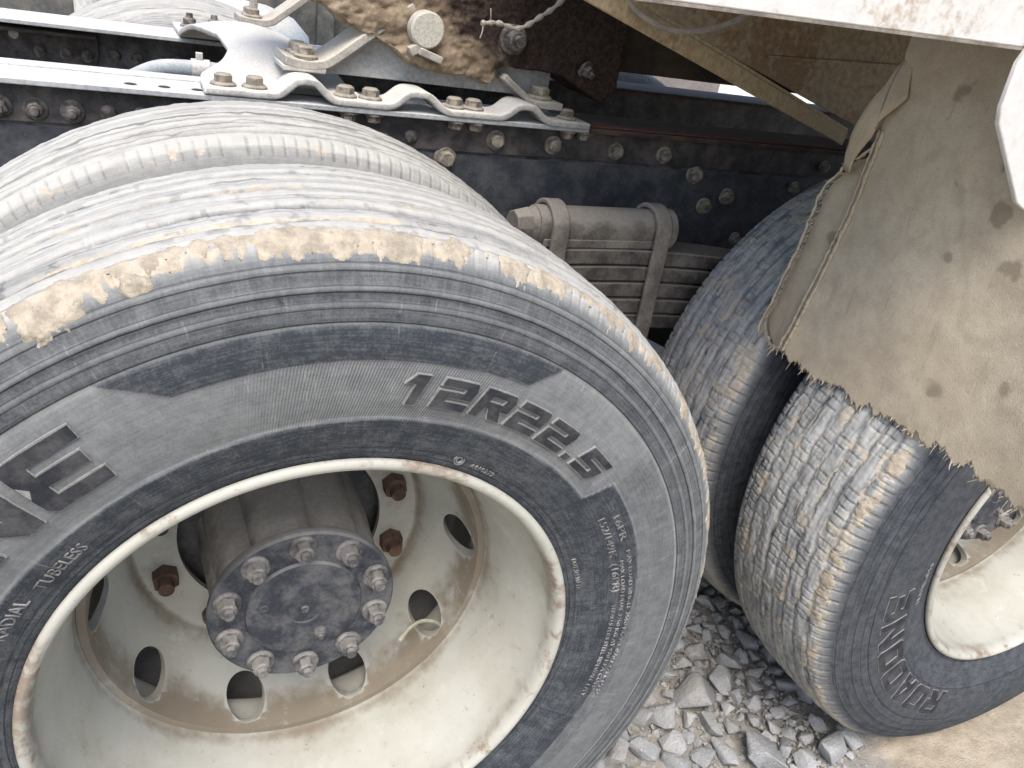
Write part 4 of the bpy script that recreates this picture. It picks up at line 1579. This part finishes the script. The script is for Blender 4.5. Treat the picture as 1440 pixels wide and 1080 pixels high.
# ---- ochre brace, rusted guard panel, white body side
def beam_between(a, b, prof_y, prof_n, name, mat):
    """angle section from a to b in the x-z plane"""
    a, b = Vector(a), Vector(b)
    t = (b - a).normalized()
    nn = Vector((-t.z, 0, t.x))
    return t, nn


ta, tb = Vector((.31, .385, .750)), Vector((1.275, .760, .522))
t = (tb - ta).normalized()
nn = (Vector((0, 0, 1)) - t * t.z).normalized()
dd = t.cross(nn).normalized()
if dd.y < 0: dd = -dd
mb = MB()
L = (tb - ta).length
def tanpt(s, n_, d_):
    return ta + t * s + nn * n_ + dd * d_
for (n0, n1, y0, y1) in ((.0, .030, 0, .006), (.024, .030, .0065, .040), (.030, .037, .002, .0075)):
    vs = [tanpt(0, n0, y0), tanpt(L, n0, y0), tanpt(L, n1, y0), tanpt(0, n1, y0), tanpt(0, n0, y1), tanpt(L, n0, y1), tanpt(L, n1, y1), tanpt(0, n1, y1)]
    mb.add(vs, [(0, 1, 2, 3), (7, 6, 5, 4), (0, 4, 5, 1), (1, 5, 6, 2), (2, 6, 7, 3), (3, 7, 4, 0)])
tpart(mb, 'diagonal_brace', 'tan', bevel=.0015)
mb = MB()
mb.prism([(.50, .790), (1.33, .560), (1.75, .545), (1.75, .87), (.50, .87)], .790, .796)
mb.box((1.25, .787, .690), (.46, .006, .006), Matrix.Rotation(R(-3), 3, 'Y'))
tpart(mb, 'guard_panel', 'panel', bevel=.001)
mb = MB()
mb.prism([(.20, .7455), (.72, .7605), (1.70, .79), (1.70, 1.45), (.20, 1.45)], .004, .012)
mb.prism([(.20, .7455), (.72, .7605), (.72, .7665), (.20, .7515)], .0125, .060)
tpart(mb, 'body_side', 'white', bevel=.0015)
mb = MB()
mb.prism([(.20, .7425), (.70, .7570), (.70, .7600), (.20, .7453)], .0015, .012)  # grey-brown strip painting the thin shadow line under the white side
tpart(mb, 'shadow_line_strip', 'saddle')
mb = MB()
mb.prism([(.700, .7700), (.688, .745), (.690, .700), (.697, .682), (.782, .598), (.800, .590), (.85, .583), (1.7, .56), (1.7, .80), (.700, .80)], -.006, .001)
tpart(mb, 'wheel_arch_plate', 'white', bevel=.0015)

# ---- mud flap of canvas-backed sheet hanging in front of the rear tyres
def flap_x(y, z):
    lean = .842 - .02 * sstep(.45, .75, z)
    wav = .004 * np.sin(y * 11 + z * 5 + .6) + .002 * np.sin(y * 23 - z * 9) + (fbm(y * 6, z * 5, 0, 61) - .5) * .012
    edge = .010 * sstep(.27, .34, y) * sstep(.62, .40, z)          # the free edge curls towards the tyre
    return lean + wav - edge


fl = part('mud_flap', (.84, .1, .5))
fl['label'] = 'tan mud flap, torn and frayed along its lower edge'
ORG = np.array([.84, .1, .5])
yy = np.linspace(0, 1, 420)
vv = np.linspace(0, 1, 170)
U, V = np.meshgrid(yy, vv, indexing='ij')
z_top = .775
yl_top = np.array([.262, .264, .268, .292, .318, .345, .352, .366, .376, .384, .378])
zl_top = np.array([.78, .72, .61, .585, .560, .52, .42, .35, .31, .275, .24])


def left_y(z):
    return np.interp(-z, -zl_top, yl_top) + (fbm(z * 60, 0, 0, 65, 4) - .5) * .012


def bot_z(y):
    b = np.interp(y, [-.30, -.15, -.04, .05, .15, .25, .31, .34, .37, .39], [.232, .247, .246, .243, .240, .240, .244, .238, .262, .285])
    return b + (fbm(y * 55, 1.0, 0, 66, 4) - .5) * .030 + (fbm(y * 220, 3.0, 0, 67, 2) - .5) * .012


Zt = z_top + (.245 - z_top) * V
YL = left_y(Zt)
YR = np.interp(Zt, [.22, .40, .50, .56, .60, .80], [-.30, -.21, -.115, -.05, .012, .012])
Yg = YL + (YR - YL) * U
Zg = z_top + (bot_z(Yg) - z_top) * V
Xg = flap_x(Yg, Zg)
# the strip outside the seam is folded back a little
pl = Yg - (.266 + (.601 - Zg) * .135)
Xg = Xg + .012 * sstep(0, .010, pl) * sstep(.64, .58, Zg)
me, _ = grid_mesh('sheet', np.stack([Xg, Yg, Zg], -1) - ORG)
sheet = link_mesh('sheet', me, 'flap', fl)
md = sheet.modifiers.new('solid', 'SOLIDIFY')
md.thickness = .004
md.offset = 0
# strip torn from the upper edge, standing off the sheet
SP = [(.251, .745), (.241, .707), (.230, .678), (.240, .664), (.250, .655), (.261, .639), (.264, .628), (.268, .616), (.280, .596), (.292, .578), (.300, .556), (.312, .560), (.309, .584), (.303, .612), (.296, .632), (.290, .647), (.281, .668), (.273, .688), (.268, .708), (.263, .728)]
bm = bmesh.new()
vs_ = [bm.verts.new((.0, y + random.uniform(-.0015, .0015), z)) for y, z in SP]
bm.faces.new(vs_)
bmesh.ops.triangulate(bm, faces=bm.faces[:])
bmesh.ops.subdivide_edges(bm, edges=bm.edges[:], cuts=3, use_grid_fill=True)
for v in bm.verts:
    k_ = (v.co.z - .556) / .19
    v.co.x = .832 - .022 * math.sin(PI * k_) ** 1 - .20 * (v.co.y - (.31 - .06 * k_)) * math.sin(PI * k_)
    v.co -= Vector(ORG)
me = bpy.data.meshes.new('torn_strip')
bm.to_mesh(me)
bm.free()
o = link_mesh('torn_strip', me, 'flap', fl)
shade(me, None)
md = o.modifiers.new('solid', 'SOLIDIFY')
md.thickness = .003
# rolled torn edge hanging beside the tyre
mb = MB()
pts, rr = [], []
for k in range(60):
    z = .60 - k / 59 * .345
    y = float(left_y(np.array([z]))[0]) - .004
    pts.append((float(flap_x(np.array([y]), np.array([z]))[0]) - .83 + (-.012 if False else -.010) - .006, y - .1, z - .5))
    rr.append(.0020 * (.6 + .9 * random.random()))
mb.tube(pts, rr, 7)
mb.build('torn_hem', 'fray', fl)
# stitched seam that stands proud beside the free edge
mb = MB()
for off, rad in ((0, .0030), (.0085, .0022)):
    pts, rr = [], []
    for k in range(90):
        z = .628 - k / 89 * .378
        y = .262 + (.601 - z) * .135 + off + random.uniform(-.0007, .0007) + .003 * float(fbm(z * 30, off * 900, 0, 5) - .5)
        pts.append((float(flap_x(np.array([y]), np.array([z]))[0]) - .84 - .0035, y - .1, z - .5))
        rr.append(rad * (.55 + .9 * random.random()))
    mb.tube(pts, rr, 6)
mb.build('hem_seam', 'flap', fl)
# frayed cords along the lower and the free edge
mb = MB()


def cord(y, z, L, d, r):
    x = float(flap_x(np.array([y]), np.array([z]))[0])
    p = Vector((x, y, z)) - Vector(ORG)
    pts = [p - Vector(d) * .006]
    dd = Vector(d)
    for k in range(4):
        dd = (dd + Vector((random.uniform(-.3, .3), random.uniform(-.35, .35), random.uniform(-.25, .15)))).normalized()
        pts.append(pts[-1] + dd * L / 4)
    mb.tube(pts, [r, r, r * .9, r * .7, r * .3], 5)


for k in range(560):
    y = random.uniform(-.28, .375)
    z = float(bot_z(np.array([y]))[0])
    if y > float(left_y(np.array([z]))[0]): continue
    cord(y, z, random.uniform(.003, .013) * (2.2 if random.random() < .10 else 1), (random.uniform(-.25, .1), random.uniform(-.1, .5), -1), random.uniform(.0005, .0013))
for k in range(170):
    z = random.uniform(.25, .46) if random.random() < .8 else random.uniform(.46, .60)
    y = float(left_y(np.array([z]))[0])
    cord(y - .002, z, random.uniform(.006, .018), (random.uniform(-.2, .1), 1, random.uniform(-1.0, .1)), random.uniform(.0005, .0011))
o = mb.build('frayed_cords', 'fray', fl)
o['kind'] = 'stuff'

# ---- cables and hose
mb = MB()
P = spline([(.398, .80, .664), (.430, .80, .668), (.470, .80, .664), (.509, .80, .688), (.548, .80, .722), (.60, .80, .80)], 7)
mb.tube(P, [.0042 + .0016 * math.sin(i * 1.9) * (i < 30) for i in range(len(P))], 9)
mb.tube(spline([(.402, .80, .664), (.400, .795, .652), (.398, .797, .640)], 4), .0012, 6)
mb.tube(spline([(.415, .80, .668), (.412, .795, .680), (.411, .797, .690)], 4), .0012, 6)
tpart(mb, 'cable', 'cable')
mb = MB()
mb.tube(spline([(.452, .45, .775), (.470, .45, .742), (.498, .45, .724), (.550, .45, .711), (.612, .45, .717), (.681, .45, .747), (.73, .45, .80)], 7), .0042, 9)
tpart(mb, 'cable', 'cable')
mb = MB()
P = spline([(-.21, 1.10, .44), (-.160, 1.07, .475), (-.115, 1.06, .498), (-.060, 1.06, .503), (-.02, 1.06, .503), (.03, 1.08, .495), (.10, 1.12, .46)], 7)
mb.tube(P, .0155, 16)
hz = tpart(mb, 'air_hose', 'hose', parent=None)
mb = MB()
mb.tube(spline([(-.060, 1.06, .503), (-.045, 1.06, .5035), (-.028, 1.06, .5035)], 3), .0185, 18)
mb.box((-.046, 1.06, .526), (.012, .014, .014))
tpart(mb, 'hose_clamp', 'cast', bevel=.001, parent=hz)

bpy.data.objects.remove(T0)

# ------------------------------------------------------------------ crushed stone on the ground
def rock_mesh(seed):
    rg = random.Random(seed)
    b = bmesh.new()
    for i in range(13):
        v = Vector((rg.gauss(0, 1), rg.gauss(0, 1), rg.gauss(0, 1))).normalized()
        v = Vector((v.x * rg.uniform(.8, 1.15), v.y * rg.uniform(.7, 1.0), v.z * rg.uniform(.55, .8)))
        b.verts.new(v)
    bmesh.ops.convex_hull(b, input=b.verts)
    bmesh.ops.delete(b, geom=[v for v in b.verts if not v.link_faces], context='VERTS')
    bmesh.ops.dissolve_limit(b, angle_limit=R(14), verts=b.verts, edges=b.edges)
    bmesh.ops.bevel(b, geom=b.edges[:], offset=.035, segments=1, affect='EDGES', clamp_overlap=True)
    me = bpy.data.meshes.new('stone')
    b.to_mesh(me)
    b.free()
    me.materials.append(M['stone'])
    shade(me, 34)
    return me


ROCK = [rock_mesh(i) for i in range(16)]
KNOWN = [(0.921, 0.358, 0.03), (0.921, 0.274, 0.033), (0.841, 0.243, 0.050), (0.745, 0.229, 0.035), (0.686, 0.237, 0.031), (0.665, 0.167, 0.03), (0.876, 0.304, 0.022), (0.881, 0.388, 0.027), (1.032, 0.4, 0.024),
         (0.974, 0.394, 0.019), (1.025, 0.274, 0.019), (1.056, 0.358, 0.032), (1.037, 0.496, 0.024), (0.878, 0.091, 0.049), (0.813, 0.117, 0.031), (0.973, 0.052, 0.036), (1.043, 0.065, 0.040), (1.063, 0.123, 0.026),
         (1.016, 0.1, 0.018), (1.102, 0.072, 0.034), (0.61, 0.176, 0.03), (0.71, 0.125, 0.037), (0.728, 0.168, 0.027), (0.829, 0.181, 0.032), (0.739, 0.28, 0.025), (0.806, 0.323, 0.033), (0.932, 0.168, 0.018), (0.951, 0.092, 0.022)]
placed = []


def tyre_block(x, y, r):
    """would a stone stand inside a tyre?"""
    for cx in AX:
        if abs(x - cx) < .20 + r and -.02 - r < y < .66 + r:
            return True
    return False


def place_stone(x, y, r, label):
    o = put(ROCK[random.randrange(16)], 'stone', None, (x, y, GZ - .010 + r * random.uniform(.30, .55)),
            (random.uniform(-.5, .5), random.uniform(-.5, .5), random.uniform(0, 6.28)))
    o.scale = (r * random.uniform(1.0, 1.3), r * random.uniform(.95, 1.25), r * random.uniform(.85, 1.2))
    tag(o, label, 'stone', 'crushed stones lying between the tyres')
    placed.append((x, y, r))


ORD = 'first second third fourth fifth sixth seventh eighth ninth tenth eleventh twelfth thirteenth fourteenth fifteenth sixteenth seventeenth eighteenth nineteenth twentieth twenty-first twenty-second twenty-third twenty-fourth twenty-fifth twenty-sixth twenty-seventh twenty-eighth'.split()
KNOWN.sort(key=lambda k: k[0] - .35 * k[1])
for i, (x, y, r) in enumerate(KNOWN):
    place_stone(x, y, r * 1.02, ORD[i] + (' large' if r >= .028 else ' middling') + ' grey stone counting away from the cream-rimmed wheel towards the muddy one')
tries = 0
while len(placed) < 295 and tries < 16000:
    tries += 1
    x, y = random.uniform(.50, 1.25), random.uniform(.02, .68)
    r = random.choice((.028, .024, .021, .018)) if tries < 3500 else random.choice((.010, .012, .014, .016))
    if tyre_block(x, y, r * .6): continue
    if (x - 1.16) * .8 - (y - .09) * 1.1 > -.02 and (r > .013 or random.random() < .8): continue
    if any((x - a) ** 2 + (y - b) ** 2 < ((r + c) * .82) ** 2 for a, b, c in placed): continue
    if vnoise(np.array(x * 7), np.array(y * 7), 0, 3) < .24 and r > .014: continue
    place_stone(x, y, r, 'small grey crushed stone lying among the gravel between the tyres' if r < .018 else 'middling grey crushed stone lying among the gravel between the tyres')

# chips and the rest of the gravel: one mass
b_v, b_f = [], []
base = [np.array([v.co[:] for v in m.vertices]) for m in ROCK[:4]]
simple = []
for i in range(5):
    rg = np.random.default_rng(i)
    v = rg.normal(size=(8, 3)); v /= np.linalg.norm(v, axis=1)[:, None]
    bm = bmesh.new()
    for p in v: bm.verts.new(p * np.array([1, .8, .65]))
    bmesh.ops.convex_hull(bm, input=bm.verts)
    bm.verts.ensure_lookup_table(); bm.verts.index_update()
    simple.append((np.array([q_.co[:] for q_ in bm.verts]), [tuple(q_.index for q_ in f.verts) for f in bm.faces]))
    bm.free()
for k in range(9500):
    if k < 6500:
        x, y = random.uniform(.45, 1.30), random.uniform(-.1, .70)
        r = random.choice((.0025, .003, .004, .005, .007, .009))
        sandy = (x - 1.16) * .8 - (y - .09) * 1.1
        if sandy > -.01 and (r > .0052 or random.random() < .45): continue
    else:
        x, y = random.uniform(-.9, 2.6), random.uniform(.65, 2.4)
        r = random.uniform(.008, .03)
    v, f = simple[random.randrange(5)]
    a = random.uniform(0, 6.28)
    ca, sa = math.cos(a), math.sin(a)
    vv_ = v * r
    X_ = vv_[:, 0] * ca - vv_[:, 1] * sa + x
    Y_ = vv_[:, 0] * sa + vv_[:, 1] * ca + y
    Z_ = vv_[:, 2] + GZ - .008 + r * .3
    o_ = len(b_v)
    b_v += list(zip(X_.tolist(), Y_.tolist(), Z_.tolist()))
    b_f += [tuple(i + o_ for i in q_) for q_ in f]
me = bpy.data.meshes.new('gravel')
me.from_pydata(b_v, [], b_f)
o = link_mesh('gravel', me, 'chips')
tag(o, 'fine grey gravel and stone chips spread over the yard', 'gravel', kind='stuff')

# ------------------------------------------------------------------ beyond the truck
w = empty('boundary_wall', (0, 7.6, GZ))
for k in range(12):
    MB().box((-9 + k * 2.5 + 1.25, 0, 1.10), (2.27, .10, 2.25)).build('wall_panel', 'wallpaint', w, bevel=.01)
    MB().box((-9 + k * 2.5, -.03, 1.16), (.22, .20, 2.4)).build('wall_pier', 'wallpaint', w, bevel=.01)
MB().box((6, 0, 2.31), (30.4, .18, .08)).build('coping', 'wallpaint', w, bevel=.01)
tag(w, 'white boundary wall far beyond the truck, seen under its bed', 'wall')
mb = MB()
mb.lathe([(.056, -1.02), (.056, .9), (.050, .93), (0, .935)], 28)
p = mb.build('concrete_post', 'post', None, smooth=40)
p.rotation_euler = (R(90), 0, 0)
p.location = (-.305, 3.5, .45)
tag(p, 'pale round concrete post standing beyond the far chassis rail', 'post')
mb = MB()
mb.lathe([(.30, -.95), (.31, -.5), (.31, -.1), (.30, -.03), (.24, .03), (.14, .065), (.05, .075), (0, .076)], 40)
mb.lathe([(.312, -.7), (.322, -.69), (.322, -.66), (.312, -.65)], 40)
p = mb.build('water_tank', 'tank', None, smooth=40)
p.rotation_euler = (R(90), 0, 0)
p.location = (.23, 3.1, .42)
tag(p, 'pale blue round-topped tank beyond the far wheels', 'tank')
# dark skip behind the far wheels, greying timber under the far end of the bed
mb = MB()
mb.prism([(-3.4, -.45), (1.6, -.45), (2.0, .95), (-3.8, .95)], 4.6, 6.2)
p = mb.build('steel_skip', 'skip', None, bevel=.01)
for k in range(9):
    MB().box((-3.3 + k * .6, 4.56, .25), (.10, .07, 1.38)).build('rib', 'skip', p, bevel=.006)
MB().box((-.9, 4.53, .995), (5.9, .16, .08)).build('top_rail', 'skip', p, bevel=.006)
tag(p, 'dark grey ribbed steel skip standing beyond the far wheels', 'skip')
tim = empty('timber_stack', (3.55, 5.7, GZ))
tag(tim, 'stack of greyed boards seen under the truck bed', 'timber stack')
for i in range(7):
    for j in range(4):
        mb = MB()
        mb.box((random.uniform(-.05, .05), -.45 + j * .24, .08 + i * .155), (1.4 + random.uniform(-.1, .1), .22, .13))
        mb.build('board', 'timber', tim, bevel=.004)
